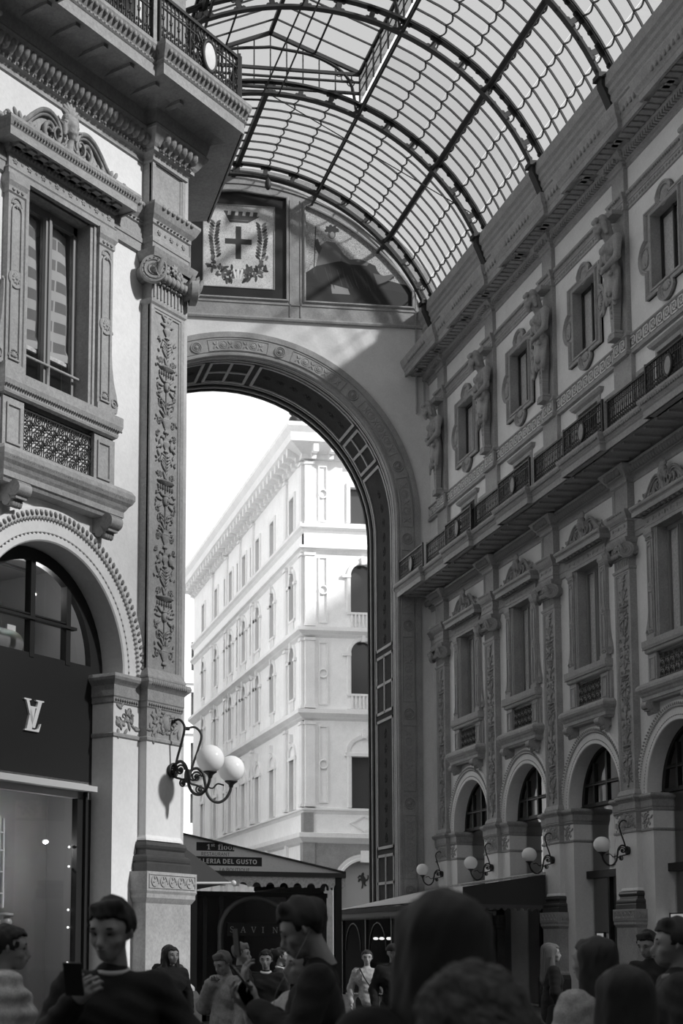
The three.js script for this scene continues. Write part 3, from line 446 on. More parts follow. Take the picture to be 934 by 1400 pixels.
function herm(F, u, label, group) { const h = top('herm_statue', label, 'statue', { group }); put(h, F, u, 17.5, .115); const fg = mesh('figure', hermFig, M.stone, h); fg.scale.set(.86, 1, .84); mesh('tapered_pillar', hermPost, M.stone, h); mesh('capital_block', hermBlock, M.stone, h); return h; }
// ---------- bracket lamps ----------
const R3 = (a) => a.map(([w, v]) => [0, v, w]);
const lampIron = done([disc(.1, .05, 0, 0, .02, 20), tor(.1, .018, 0, 0, .05, 6, 20), ...rosette(0, 0, .06, .08, 8), tube(R3([[.02, .74], [.14, .765], [.24, .66], [.20, .44], [.12, .2], [.07, .0]]), .019, 30, 6), tube(R3([[.05, -.02], [.08, .09], [.18, .13], [.27, .05], [.31, -.12], [.34, -.26], [.42, -.36], [.52, -.385], [.62, -.33], [.69, -.22], [.71, -.13]]), .024, 50, 6), tube(R3([[.05, -.02], [.08, -.10], [.17, -.13], [.27, -.17], [.33, -.2]]), .018, 20, 6),
  tube(spiral(0, 0, 0, .085, .015, 0, 1.6, 24).map(([a, b]) => [0, b + .0, a + .17]), .016, 26, 5), tube(spiral(0, 0, 0, .065, .012, 1, 1.5, 22).map(([a, b]) => [0, b - .2, a + .22]), .014, 24, 5), sph(.035, .035, .035, 0, 0, .17, 8, 6), sph(.03, .03, .03, 0, -.2, .22, 8, 6), tube(R3([[.33, -.14], [.42, -.17], [.5, -.1], [.6, -.12]]), .013, 16, 5),
  lathe([[0, -.16], [.03, -.15], [.04, -.11], [.075, -.08], [.10, -.065], [.10, -.05], [.0, -.04]], 16).translate(0, 0, .71), disc(.03, .06, 0, .74, .03, 8)]);
const lampGlobe = done(new THREE.SphereGeometry(.205, 40, 28).translate(0, .135, .71));
function lamp(F, u, v, w, label, group, pos) { const l = top('bracket_lamp', label, 'lamp', { group }); if (pos) { l.position.copy(pos.p); l.rotation.y = pos.r; } else put(l, F, u, v, w); mesh('scroll_bracket', lampIron, M.iron, l); mesh('globe', lampGlobe, M.globe, l); return l; }
// ---------- the place: floor, facades, end wall ----------
const floor = top('floor', 'pale stone paving of the arcade and the street beyond', 'floor', { kind: 'structure' });
const paveTex = noiseTex(512, (u, v) => { const i = Math.floor(u * 8), j = Math.floor(v * 8), k = ((i * 7 + j * 13) % 5) / 5; return .55 + .18 * k + .12 * (n64(u, v) - .5) - ((u * 8 % 1 < .03 || v * 8 % 1 < .03) ? .2 : 0); }, true, .1);
mesh('paving', bb(-60, 90, -.3, 0, -160, 60), G(.24, .5, { map: paveTex }), floor);

const rightPils = [0, 1, 2, 3, 4, 5, 6].map((k) => 1.36 + B * k), rightWins = [0, 1, 2, 3, 4, 5].map((k) => 3.72 + B * k), UPS = .22;
const wallRight = facade(FR, 'wall_right', 'long shaded facade with giant pilasters, arches and herm statues under the glass vault', { pils: rightPils, wins: rightWins, u0: -.2, u1: 29.85, up: true, dark: true, ups: UPS });
const LP = 18.22, LW = 15.78;
const wallLeft = facade(FL, 'wall_left', 'sunlit white plaster facade with carved corner pilaster beside the black shop front', { pils: [LP - 4.88, LP], wins: [LW - 4.88, LW], u0: 1.2, u1: 18.4, up: true, corner: true });
rightWins.forEach((u) => { mainWindow(FR, u, 'tall window with scroll pediment and iron apron grille on the shaded facade', 'pedimented windows of the shaded facade', 'shade'); upperWindow(FR, u + UPS, 'square window in a lobed shell frame between two herm statues', 'lobed windows of the upper storey'); });
rightPils.forEach((u, i) => herm(FR, u + UPS, i ? 'bearded stone herm statue with bowed head and draped hips between two lobed windows' : 'stone herm statue in the corner against the wall of the great arch', i ? 'herm statues of the upper storey' : undefined));
mainWindow(FL, LW, 'sunlit tall window with checked blinds and a scroll pediment with a carved head', undefined, 'lit');
mainWindow(FL, LW - 4.88, 'sunlit tall pedimented window farther along the facade from the corner pilaster', undefined, 'lit');
upperWindow(FL, LW, 'lobed window above the balcony on the sunlit corner facade');

const planSlab = (pts, v0, v1) => extr(poly(pts.map(([u, w]) => [u, -w])), v0, v1, 4).rotateX(-Math.PI / 2);
{ // balconies
  const p = []; p.push([-.1, 1.15]); for (const u of rightPils) { const a = u + .15; p.push([a - 1.17, 1.15], [a - 1.17, 1.30], [a + 1.17, 1.30], [a + 1.17, 1.15]); } p.push([29.85, 1.15]);
  const path = p.filter((q) => q[0] >= -.1 && q[0] <= 29.85); path[0] = [-.1, 1.30];
  const fix = [[-.1, 1.3], ...p.slice(3)].filter((q) => q[0] <= 29.85);
  const ribs = []; for (let u = .5; u < 29.5; u += .58) ribs.push(bb(u - .05, u + .05, 14.09, 14.17, .3, 1.0));
  balcony(FR, 'long stone balcony with black iron railing running along the shaded facade', { path: fix, slab: [bb(-.1, 29.85, 14.15, 14.56, 0, 1.05), ...rightPils.map((u) => bb(Math.max(-.1, u + .15 - 1.08), u + .15 + 1.08, 14.15, 14.56, 1.0, 1.2)), ...ribs], st: M.stone, meds: rightPils.map((u) => u + .15), medMat: M.stone });
  const s = Math.SQRT1_2, w0 = .90, w1 = 1.05, c = [19.03, w1], e = [c[0] + s * 3, c[1] - s * 3], lp = [[1.3, w0], [LP - 4.88 - 1.3, w0], [LP - 4.88 - 1.3, w1], [LP - 4.88 + 1.3, w1], [LP - 4.88 + 1.3, w0], [LP - 1.34, w0], [LP - 1.34, w1], c, e];
  const rib2 = []; for (let u = 9; u < 18.2; u += .62) rib2.push(bb(u - .05, u + .05, 14.10, 14.17, .3, .8));
  const inn = [[1.3, w0 - .03], [LP - 4.88 - 1.27, w0 - .03], [LP - 4.88 - 1.27, w1 - .03], [LP - 4.88 + 1.27, w1 - .03], [LP - 4.88 + 1.27, w0 - .03], [LP - 1.31, w0 - .03], [LP - 1.31, w1 - .03], [19.0, w1 - .03], [19.0 + s * 3, w1 - .03 - s * 3], [18.3 + s * 3, -s * 3], [18.3, -.1], [1.3, -.1]];
  balcony(FL, 'stone balcony with ornate iron railing and round medallion above the sunlit window', { path: lp, slab: [planSlab(inn, 14.15, 14.56), ...rib2], st: M.stone, meds: [LP - .1], medMat: M.white, dens: .10, dv: .2 });
}
// lamps
rightPils.slice(0, 5).forEach((u, i) => lamp(FR, u, 4.16, PP, ['white globe lamp on the corner pilaster next to the great arch jamb', 'white globe lamp above the pale fringed awning roof', 'white globe lamp directly above the dark awning'][i] ?? 'white globe lamp on an iron scroll bracket between open shaded arches', i < 3 ? undefined : 'globe lamps of the shaded facade'));
lamp(FL, 18.40, 4.22, PP, 'sunlit white globe lamp casting a shadow on the pale pilaster');
lamp(null, 0, 0, 0, 'white globe lamp on the pilaster return, just behind the shadow-casting globe', undefined, { p: V(3.89, 4.185, -22.84), r: Math.PI / 2 });

{ // left wall of the arm, corner pier
  const w = top('wall_arm', 'plain inner wall of the arcade arm behind the corner pilaster', 'wall', { kind: 'structure' });
  mesh('wall_plate', [bb(2.6, 3.6, 0, 24.9, -52.3, -22.75), bb(3.6, 3.85, 0, 14.1, -23.6, -22.75)], M.plaster, w);
}
const wallEnd = top('wall_end', 'end wall of the arcade with a great open arch and mosaics above', 'wall', { kind: 'structure' }); put(wallEnd, FE);
const AC = 10.7, AS = 17.0, AR = 5.85, VC = 21.29;
{
  const out = [[3.3, 0], [3.3, 24.9], ...arcPath(AC, VC, 8.95, Math.PI - Math.asin(3.7 / 8.95), Math.asin(3.7 / 8.95), 40), [18.1, 24.9], [18.1, 0], [AC + AR + .15, 0], ...arcPath(AC, AS, AR + .15, 0, Math.PI, 48), [AC - AR - .15, 0]];
  mesh('wall_plate', extr(poly(out), -3.5, 0, 4), M.plaster, wallEnd);
  // archivolt
  const ap = [[AC - AR, 0.0], [AC - AR, 8], ...arcPath(AC, AS, AR, Math.PI, 0, 60), [AC + AR, 8], [AC + AR, 0]];
  mesh('archivolt', sweep(ap, [[.2, -.05], [-.02, -.06], [-.03, .02], [0, .09], [.06, .10], [.08, .06], [.13, .06], [.15, .09], [.62, .09], [.64, .06], [.67, .06], [.68, .09], [.88, .09], [.9, 0]], 'f', false, false), M.stone, wallEnd);
  const arcPos = (s) => { const L = AS, A = Math.PI * AR; if (s < L) return [AC + AR, s, 0]; if (s < L + A) { const t = (s - L) / AR; return [AC + AR * Math.cos(t), AS + AR * Math.sin(t), t]; } return [AC - AR, L - (s - L - A), Math.PI]; };   // s from the right foot upward
  const at = (s, r) => { const [x, y, t] = arcPos(s); return [x + Math.cos(t) * r, y + Math.sin(t) * r, t]; };
  const medS = [3.6, 6.7, 9.9, 13.1, 16.3].concat([18.5, 47.1, 75.7, 104.3, 132.9].map((a) => AS + a * D2R * AR));
  const medG = done([tor(.19, .03, 0, 0, .10, 6, 20), tor(.13, .02, 0, 0, .11, 5, 16), disc(.18, .02, 0, 0, .09, 20), sph(.06, .06, .05, 0, 0, .11, 8, 6), ...rosette(0, 0, .11, .12, 8)]);
  const pieceG = done([...rosette(0, 0, .095, .12, 8), tor(.14, .012, 0, 0, .095, 4, 14)]), crossG = done([leaf(0, 0, .095, 1.0, .09, .03, .02), leaf(0, 0, .095, 2.15, .09, .03, .02), leaf(0, 0, .095, -1.0, .09, .03, .02), leaf(0, 0, .095, -2.15, .09, .03, .02)]);
  for (const s of medS) { const [x, y, t] = at(s, .38); const m = mesh('roundel', medG, M.stone, wallEnd); m.position.set(x, y, 0); m.rotation.z = t - Math.PI / 2; }
  for (let i = 0; i < medS.length - 1; i++) { const a = medS[i] + .55, b = medS[i + 1] - .55, f = sub('frieze_panel', wallEnd), n = Math.max(3, Math.round((b - a) / .3) | 1);
    const rim = []; for (const [r0] of [[.17], [.59]]) { const p = []; for (let k = 0; k <= 10; k++) { const [x, y] = at(a - .12 + (b - a + .24) * k / 10, r0); p.push([x, y, .095]); } rim.push(tube(p, .016, 20, 4)); } for (const s of [a - .12, b + .12]) { const [x0, y0] = at(s, .17), [x1, y1] = at(s, .59); rim.push(bar([x0, y0, .095], [x1, y1, .095], .016, 4)); } mesh('rim', rim, M.stone, f);
    for (let k = 0; k < n; k++) { const [x, y, t] = at(a + (b - a) * (k + .5) / n, .38), m = mesh(k % 2 ? 'rosette' : 'crossed_leaves', k % 2 ? pieceG : crossG, M.marble, f); m.position.set(x, y, 0); m.rotation.z = t - Math.PI / 2; } }
  // soffit: bent boxes following the arch. r measured inward from the intrados
  const bent = (s0, s1, d0, d1, t0, t1) => { const n = Math.max(1, Math.ceil((s1 - s0) / .5)), pos = [], q = (s, t, d) => { const [x, y] = at(s, .15 - t); return [x, y, d]; }; const quad = (a, b, c, e) => pos.push(...a, ...b, ...c, ...a, ...c, ...e);
    for (let i = 0; i < n; i++) { const a = s0 + (s1 - s0) * i / n, b = s0 + (s1 - s0) * (i + 1) / n; quad(q(a, t1, d0), q(b, t1, d0), q(b, t1, d1), q(a, t1, d1)); quad(q(a, t0, d0), q(b, t0, d0), q(b, t1, d0), q(a, t1, d0)); quad(q(a, t0, d1), q(b, t0, d1), q(b, t1, d1), q(a, t1, d1)); }
    quad(q(s0, t0, d0), q(s0, t1, d0), q(s0, t1, d1), q(s0, t0, d1)); quad(q(s1, t0, d0), q(s1, t1, d0), q(s1, t1, d1), q(s1, t0, d1));
    const g = new THREE.BufferGeometry(); g.setAttribute('position', new THREE.BufferAttribute(new Float32Array(pos), 3)); g.computeVertexNormals(); return g; };
  const T = 2 * AS + Math.PI * AR;
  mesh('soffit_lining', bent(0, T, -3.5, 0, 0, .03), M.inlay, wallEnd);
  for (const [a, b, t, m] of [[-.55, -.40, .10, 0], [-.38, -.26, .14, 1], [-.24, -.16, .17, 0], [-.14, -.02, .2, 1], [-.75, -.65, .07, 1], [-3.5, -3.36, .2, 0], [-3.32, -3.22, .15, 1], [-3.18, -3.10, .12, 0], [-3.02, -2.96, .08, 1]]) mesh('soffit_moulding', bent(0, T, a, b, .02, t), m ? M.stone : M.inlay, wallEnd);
  const A0 = (a) => AS + a * D2R * AR;
  const runs = [['g', 2.9, 5.0], ['l', 5.2, 10.0], ['g', 10.2, 12.4], ['l', 12.6, A0(23)], ['g', A0(24.5), A0(38)], ['l', A0(39.5), A0(80)], ['g', A0(82), A0(98)], ['l', A0(100), A0(140)], ['g', A0(142), A0(156)], ['l', A0(158), T - 13]];
  for (const [k, a, b] of runs) {
    const c = sub('soffit_coffer', wallEnd), d0 = -2.85, d1 = -.85, e = .1, dm = (d0 + d1) / 2, sm = (a + b) / 2;
    const fr = [bent(a, b, d0, d0 + e, .03, .08), bent(a, b, d1 - e, d1, .03, .08), bent(a, a + e, d0, d1, .03, .08), bent(b - e, b, d0, d1, .03, .08)];
    if (k === 'g') fr.push(bent(a, b, dm - e / 2, dm + e / 2, .03, .08), bent(sm - e / 2, sm + e / 2, d0, d1, .03, .08));
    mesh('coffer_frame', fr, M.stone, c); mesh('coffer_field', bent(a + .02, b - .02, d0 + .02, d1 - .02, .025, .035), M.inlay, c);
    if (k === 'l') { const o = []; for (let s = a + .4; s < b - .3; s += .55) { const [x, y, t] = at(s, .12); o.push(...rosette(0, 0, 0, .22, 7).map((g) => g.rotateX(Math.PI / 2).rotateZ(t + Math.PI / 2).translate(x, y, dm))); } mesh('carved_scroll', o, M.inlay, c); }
  }
  mesh('jamb_base', [bb(AC + AR - .1, AC + AR + .3, 0, 2.7, -3.55, .02), bb(AC - AR - .3, AC - AR + .1, 0, 2.7, -3.55, .02)], M.marble, wallEnd);
  // stone lunette zone with panels
  const zone = poly([[3.5, 24.30], ...arcPath(AC, VC, 8.75, Math.PI - .40, .40, 40), [17.9, 24.30]]);
  zone.holes.push(new THREE.Path([[8.93, 25.05], [12.48, 25.05], [12.48, 28.95], [10.7, 29.12], [8.93, 28.95]].map((p) => new THREE.Vector2(...p))));
  const lun = [[13.2, 25.05], [17.2, 25.05], [17.2, 25.62], ...arcPath(AC, VC, 7.82, .555, 1.235, 12).slice(1), [13.2, 28.70]];
  for (const m of [1, -1]) zone.holes.push(new THREE.Path(lun.map(([x, y]) => new THREE.Vector2(AC + m * (x - AC), y))));
  mesh('lunette_stone', extr(zone, 0, .07, 4), M.stone, wallEnd);
  const trim = [sweep([[3.5, 24.30], [17.9, 24.30]], [[-.06, 0], [-.06, .10], [0, .12], [.06, .10], [.06, .07]], 'f'), sweep([[3.5, 24.86], [17.9, 24.86]], [[-.02, .07], [-.02, .10], [.03, .10], [.04, .07]], 'f')];
  for (const x of [12.62, 13.02, 8.38, 8.78, 17.34, 17.64]) trim.push(bb(x - .02, x + .02, x > 17 ? 21 : 24.4, x > 17 ? 25.9 : 28.9, .0, .10));
  trim.push(sweep(arcPath(AC, VC, 8.12, Math.PI - .5, .5, 50), [[0, .07], [0, .11], [.05, .11], [.05, .07]], 'f'));
  for (const m of [1, -1]) trim.push(sweep((m > 0 ? lun.map((p) => p) : lun.map(([x, y]) => [2 * AC - x, y])).slice().reverse(), [[0, .05], [0, .13], [m * .05, .14], [m * .09, .10], [m * .09, .07]], 'f', true));
  trim.push(sweep([[8.93, 25.05], [8.93, 28.95], [10.7, 29.12], [12.48, 28.95], [12.48, 25.05]], [[0, .05], [0, .13], [.05, .14], [.08, .10], [.08, .07]], 'f', true));
  mesh('lunette_moulding', trim, M.stone, wallEnd);
}
function canvasMat(w, h, draw, o = {}) { const c = document.createElement('canvas'); c.width = w; c.height = h; draw(c.getContext('2d'), w, h); const t = new THREE.CanvasTexture(c); t.colorSpace = THREE.SRGBColorSpace; t.anisotropy = 8; return new THREE.MeshStandardMaterial({ map: t, roughness: .6, ...o }); }
const gr = (v) => `rgb(${v | 0},${v | 0},${v | 0})`;
function tesserae(x, w, h, base, amp, s) { reseed(s); x.fillStyle = gr(base); x.fillRect(0, 0, w, h); for (let j = 0; j < h; j += 4) for (let i = 0; i < w; i += 4) { x.fillStyle = gr(base + (rnd() - .5) * amp - (rnd() < .12 ? 50 : 0)); x.fillRect(i, j, 3.4, 3.4); } }
{ // mosaics
  const m = top('crest_mosaic', 'square mosaic of a crowned cross with laurel branches in a dark frame', 'mosaic'); put(m, FE);
  const mat = canvasMat(528, 624, (x, w, h) => {
    tesserae(x, w, h, 205, 40, 3);
    const sx = w / 2.64, X = (u) => (u - 9.40) * sx, Y = (v) => (28.57 - v) * h / 3.12;
    x.fillStyle = '#2c2c2c'; x.fillRect(X(10.60), Y(27.78), sx * .21, sx * 1.26); x.fillRect(X(10.20), Y(27.30), sx * 1.0, sx * .21);
    x.fillStyle = '#474747'; x.beginPath(); x.moveTo(X(10.16), Y(28.33)); for (let i = 0; i < 5; i++) { const a = 10.16 + i * .275 - (i - 2) * -.0; x.lineTo(X(a), Y(28.36)); x.lineTo(X(a + .16), Y(28.36)); x.lineTo(X(a + .13), Y(28.2)); x.lineTo(X(a + .25), Y(28.2)); } x.lineTo(X(11.05), Y(27.92)); x.lineTo(X(10.38), Y(27.92)); x.closePath(); x.fill(); x.strokeStyle = '#8a8a8a'; x.lineWidth = 3; x.beginPath(); x.moveTo(X(10.36), Y(28.02)); x.lineTo(X(11.08), Y(28.02)); x.stroke();
    reseed(8); const lf = (u, v, a, l) => { x.save(); x.translate(X(u), Y(v)); x.rotate(a); x.fillStyle = gr(24 + rnd() * 85); x.beginPath(); x.ellipse(l * sx * .5, 0, l * sx * .5, l * sx * .2, 0, 0, 7); x.fill(); x.restore(); };
    for (const d of [-1, 1]) { for (let i = 0; i < 12; i++) { const v = 26.55 + i * .115, u = 10.7 + d * (.92 - .05 * Math.abs(i - 6) * .3); for (const k of [-1, 1]) lf(u + k * .02, v, -Math.PI / 2 + k * .8, .24); } for (let i = 0; i < 46; i++) { const t = rnd(), u = 10.7 + d * (.18 + .85 * t), v = 25.93 + .42 * t * t + (rnd() - .5) * .38; lf(u, v, rnd() * 6.3, .2 + .06 * rnd()); } }
    x.fillStyle = '#e8e8e8'; for (const d of [-.12, .0, .12]) { x.beginPath(); x.ellipse(X(10.7 + d), Y(25.95), 9, 44, d * 2, 0, 7); x.fill(); }
  });
  rawMesh('mosaic_face', new THREE.PlaneGeometry(2.64, 3.12), mat, m).position.set(10.72, 27.01, .03);
  mesh('dark_border', [bb(8.93, 9.41, 25.05, 28.98, .0, .035), bb(12.03, 12.48, 25.05, 28.98, 0, .035), bb(9.41, 12.03, 25.05, 25.45, 0, .035), extr(poly([[9.41, 28.57], [12.03, 28.57], [12.03, 29.0], [10.7, 29.12], [9.41, 29.0]]), 0, .035, 2)], G(.02, .35), m);
  mesh('gilt_fillet', sweep(rectPath(9.41, 12.03, 25.45, 28.57), [[0, .035], [0, .06], [.03, .06], [.03, .035]], 'f', true), M.stone, m);
  for (const s of [1, -1]) {
    const l = top('mosaic_lunette', s > 0 ? 'quarter-round mosaic of a reclining robed figure beside the vault' : 'quarter-round mosaic hidden behind the sunlit corner balcony', 'mosaic'); put(l, FE);
    const pts = [[13.2, 25.05], [17.2, 25.05], [17.2, 25.62], ...arcPath(AC, VC, 7.82, .555, 1.235, 12).slice(1), [13.2, 28.70]].map(([x, y]) => [AC + s * (x - AC), y]);
    const g = new THREE.ShapeGeometry(poly(pts)), p = g.attributes.position, uv = g.attributes.uv; for (let i = 0; i < p.count; i++) uv.setXY(i, (Math.abs(p.getX(i) - AC) - 2.5) / 4, (p.getY(i) - 25.05) / 3.65);
    const mt = canvasMat(640, 584, (x, w, h) => {
      tesserae(x, w, h, 176, 70, 21);
      const P = (a, c) => { x.fillStyle = c; x.beginPath(); a.forEach(([u, v], i) => i ? x.lineTo(u * w, v * h) : x.moveTo(u * w, v * h)); x.closePath(); x.fill(); };
      P([[0, .70], [.1, .62], [.22, .56], [.5, .52], [.62, .56], [.75, .72], [1, .78], [1, 1], [0, 1]], '#262626');
      P([[0, .82], [.3, .86], [.62, .8], [1, .86], [1, 1], [0, 1]], '#1c1c1c');
      P([[.14, .40], [.2, .35], [.28, .36], [.34, .44], [.38, .52], [.5, .54], [.52, .58], [.36, .6], [.2, .66], [.1, .62]], '#6f6f6f');
      x.fillStyle = '#5a5a5a'; x.beginPath(); x.ellipse(.25 * w, .27 * h, 24, 32, 0, 0, 7); x.fill(); x.fillStyle = '#232323'; x.beginPath(); x.ellipse(.25 * w, .225 * h, 36, 22, 0, 0, 7); x.fill();
      P([[.1, .62], [.3, .56], [.52, .52], [.66, .58], [.72, .75], [.6, .86], [.3, .84], [.12, .76]], '#1e1e1e');
      P([[.24, .8], [.4, .84], [.42, .9], [.25, .9]], '#8a8a8a'); P([[.64, .66], [.74, .68], [.82, .66], [.84, .7], [.68, .78]], '#5c5c5c');
      x.fillStyle = '#8c8c8c'; x.beginPath(); x.ellipse(.255 * w, .28 * h, 13, 20, 0, 0, 7); x.fill(); P([[.16, .42], [.13, .5], [.1, .44], [.09, .34], [.12, .33], [.14, .4]], '#4a4a4a'); P([[.34, .46], [.42, .53], [.54, .53], [.6, .56], [.58, .585], [.42, .58], [.33, .55]], '#5e5e5e'); for (let i = 0; i < 9; i++) { x.fillStyle = '#1d1d1d'; x.beginPath(); x.ellipse((.25 + .055 * Math.cos(i * .75)) * w, (.235 + .05 * Math.sin(i * .75)) * h * 1, 9, 8, i, 0, 7); if (Math.sin(i * .75) < .4) x.fill(); }
      x.strokeStyle = '#3a3a3a'; x.lineWidth = 6; x.beginPath(); x.moveTo(.08 * w, .7 * h); x.lineTo(.1 * w, .2 * h); x.stroke();
      reseed(30); x.lineWidth = 3; for (let i = 0; i < 16; i++) { x.strokeStyle = gr(40 + rnd() * 50); x.beginPath(); const a = .16 + .45 * rnd(); x.moveTo(a * w, (.6 + .1 * rnd()) * h); x.lineTo((a + .05) * w, (.8 + .05 * rnd()) * h); x.stroke(); }
    });
    rawMesh('mosaic_face', g, mt, l).position.z = .03;
  }
}
// ---------- glass vault ----------
const vault = top('ceiling', 'barrel vault of dark iron ribs and glass panes with a gabled roof lantern', 'roof', { kind: 'structure' });
{
  const VX = 10.5, VY = 21.85, R0 = 7.90, R1 = 7.48, ribsZ = [-51.4, -46.1, -41.43, -36.76, -32.09, -27.42, -22.75], K = 23 * D2R;
  const pt = (R, a, z) => [VX + R * Math.sin(a), VY + R * Math.cos(a), z];
  const arcBox = (Ra, Rb, a0, a1, z0, z1, n) => { const pos = [], quad = (a, b, c, d) => pos.push(...a, ...b, ...c, ...a, ...c, ...d); for (let i = 0; i < n; i++) { const p = a0 + (a1 - a0) * i / n, q = a0 + (a1 - a0) * (i + 1) / n; quad(pt(Ra, p, z1), pt(Ra, q, z1), pt(Rb, q, z1), pt(Rb, p, z1)); quad(pt(Ra, p, z0), pt(Rb, p, z0), pt(Rb, q, z0), pt(Ra, q, z0)); quad(pt(Ra, p, z0), pt(Ra, q, z0), pt(Ra, q, z1), pt(Ra, p, z1)); quad(pt(Rb, p, z0), pt(Rb, p, z1), pt(Rb, q, z1), pt(Rb, q, z0)); } const g = new THREE.BufferGeometry(); g.setAttribute('position', new THREE.BufferAttribute(new Float32Array(pos), 3)); g.computeVertexNormals(); return g; };
  const E = 68.5 * D2R;
  for (const z of ribsZ) {
    const r = sub('arch_rib', vault, 0, 0, z); const o = [];
    mesh('outer_flange', arcBox(R0, R0 + .07, -E, E, -.10, .10, 48), M.ironRoof, r); mesh('inner_flange', arcBox(R1, R1 + .07, -E, E, -.10, .10, 48), M.ironRoof, r);
    const np = 18; for (let k = 0; k <= np; k++) { const a = -E + 2 * E * k / np; o.push(beam(pt(R1, a, 0), pt(R0 + .05, a, 0), .16, .05, V(0, 0, 1))); if (k < np) { const w = 2 * E / np; for (const [t, rr] of [[.12, R1 + .1], [.88, R1 + .1], [.12, R0 - .03], [.88, R0 - .03]]) o.push(new THREE.CylinderGeometry(.075, .075, .05, 8).rotateX(Math.PI / 2).translate(...pt(rr, a + w * t, 0))); if (Math.abs(a + w / 2) > 40 * D2R) o.push(new THREE.CylinderGeometry(.085, .085, .05, 8).rotateX(Math.PI / 2).translate(...pt(R1 + .06, a + w * .5, 0)), new THREE.CylinderGeometry(.085, .085, .05, 8).rotateX(Math.PI / 2).translate(...pt(R0, a + w * .5, 0))); } }
    mesh('lattice', o, M.ironRoof, r);
    for (const d of [-1, 1]) mesh('corbel', [extr(poly([[0, 23.55], [.1, 23.6], [.24, 24.0], [.40, 24.4], [.50, 24.62], [.5, 24.85], [0, 24.9]].map(([x, y]) => [AC + d * (7.14 - x), y])), -.14, .14, 3), bb(AC + d * 6.55, AC + d * 7.1, 24.80, 24.94, -.2, .2), sph(.1, .16, .14, AC + d * 7.0, 23.95, 0, 8, 6)], M.ironRoof, r);
  }
  const z0 = -52.2, z1 = -22.2;
  for (const k of [-3, -2, -1, 0, 1, 2, 3]) { if (k === 0) { mesh('purlin', beam(pt(R0, 0, z0), pt(R0, 0, -46.1), .16, .2), M.ironRoof, vault); continue; } const a = k * K * (Math.abs(k) === 3 ? 68.5 / 69 : 1); mesh('purlin', beam(pt(R0 - .02, a, z0), pt(R0 - .02, a, z1), .13, .2, V(Math.sin(a), Math.cos(a), 0)), M.ironRoof, vault); if (Math.abs(k) < 3) mesh('purlin', beam(pt(R1 + .05, a, z0), pt(R1 + .05, a, z1), .07, .07), M.ironRoof, vault); }
  mesh('gutter', [-1, 1].map((d) => bb(AC + d * 6.95, AC + d * 8.2, 24.72, 24.98, z0, z1)), M.stone, vault);
  // glazing bars and panes
  const thin = [], laps = [], rest = []; let panes = 0; const paneG = {};
  const mkPane = (a0, a1, w) => { const n = 3, pos = [], q = (t, x) => pt(R0 + .08 - .03 * t, a0 + (a1 - a0) * t, x); for (let i = 0; i < n; i++) { const A = q(i / n, 0), Bq = q((i + 1) / n, 0), C = q((i + 1) / n, w), Dq = q(i / n, w); pos.push(...A, ...Bq, ...C, ...A, ...C, ...Dq); } const g = new THREE.BufferGeometry(); g.setAttribute('position', new THREE.BufferAttribute(new Float32Array(pos), 3)); g.computeVertexNormals(); return g; };
  for (let b = 0; b < ribsZ.length - 1; b++) {
    const za = ribsZ[b] + (b ? .1 : -.6), zb = ribsZ[b + 1] - .1, nc = b ? 8 : 11, w = (zb - za) / nc;
    for (let c = 0; c < nc; c++) {
      const z = za + c * w, secs = b === 0 ? [-3, -2, -1, 0, 1, 2] : [-3, -2, 1, 2];
      for (const s of secs) {
        thin.push(arcBox(R0 + .04, R0 + .10, s * K, (s + 1) * K * (s === 2 ? 68.5 / 69 : 1), z - .018, z + .018, 5));
        for (let k = 0; k < 3; k++) {
          const a0 = (s + k / 3) * K, a1 = (s + (k + 1) / 3) * K, key = s + '_' + k + '_' + nc;
          paneG[key] ??= done(mkPane(a0, a1, w));
          const show = panes < 298 && (s >= 1 ? b < 5 : b === 0 && s >= -1);
          reseed(b * 991 + c * 77 + s * 13 + k + 50); const t = rnd(), mt = t < .55 ? M.roofGlass : t < .8 ? M.roofGlass2 : M.roofGlass3;
          if (show) { const m = mesh('pane', paneG[key], mt, vault); m.position.z = z; panes++; } else rest.push(mkPane(a0, a1, w).translate(0, 0, z));
          const lap = s >= 0 ? a1 : a0, up = s >= 0 ? -1 : 1;
          if (k < 2 || b > 0) { const p = []; for (let i = 0; i <= 4; i++) { const e = .013 * Math.sin(Math.PI * i / 4); p.push(pt(R0 + .07, (s >= 0 ? a1 : a0) - up * e, z + w * i / 4)); } laps.push(tube(p, .03, 6, 4)); }
        }
      }
    }
  }
  mesh('glazing_bars', thin, M.ironRoof, vault); mesh('glass_laps', laps, G(.12, .7), vault).userData.kind = 'stuff';
  mesh('pane_field', rest, M.roofGlass, vault).userData.kind = 'stuff';
  // roof lantern
  const L = sub('roof_lantern', vault), ex = 3.0, lz0 = -46.1, lz1 = z1, ey = 30.3, ay = 31.5, by = 29.25, fr = [], gl = [];
  for (const d of [-1, 1]) { fr.push(beam([VX + d * ex, ey, lz0], [VX + d * ex, ey, lz1], .1, .1), beam([VX + d * ex, ey, lz0], [VX, ay, lz0], .1, .12)); for (let z = lz0; z <= lz1; z += .78) fr.push(bb(VX + d * ex - .025, VX + d * ex + .025, by, ey, z - .02, z + .02), beam([VX + d * ex, ey, z], [VX, ay, z], .04, .05)); fr.push(beam([VX + d * ex * .5, (ey + ay) / 2, lz0], [VX + d * ex * .5, (ey + ay) / 2, lz1], .05, .06)); for (const y of [29.62, 29.98]) fr.push(beam([VX + d * ex, y, lz0], [VX + d * ex, y, lz1], .03, .03));
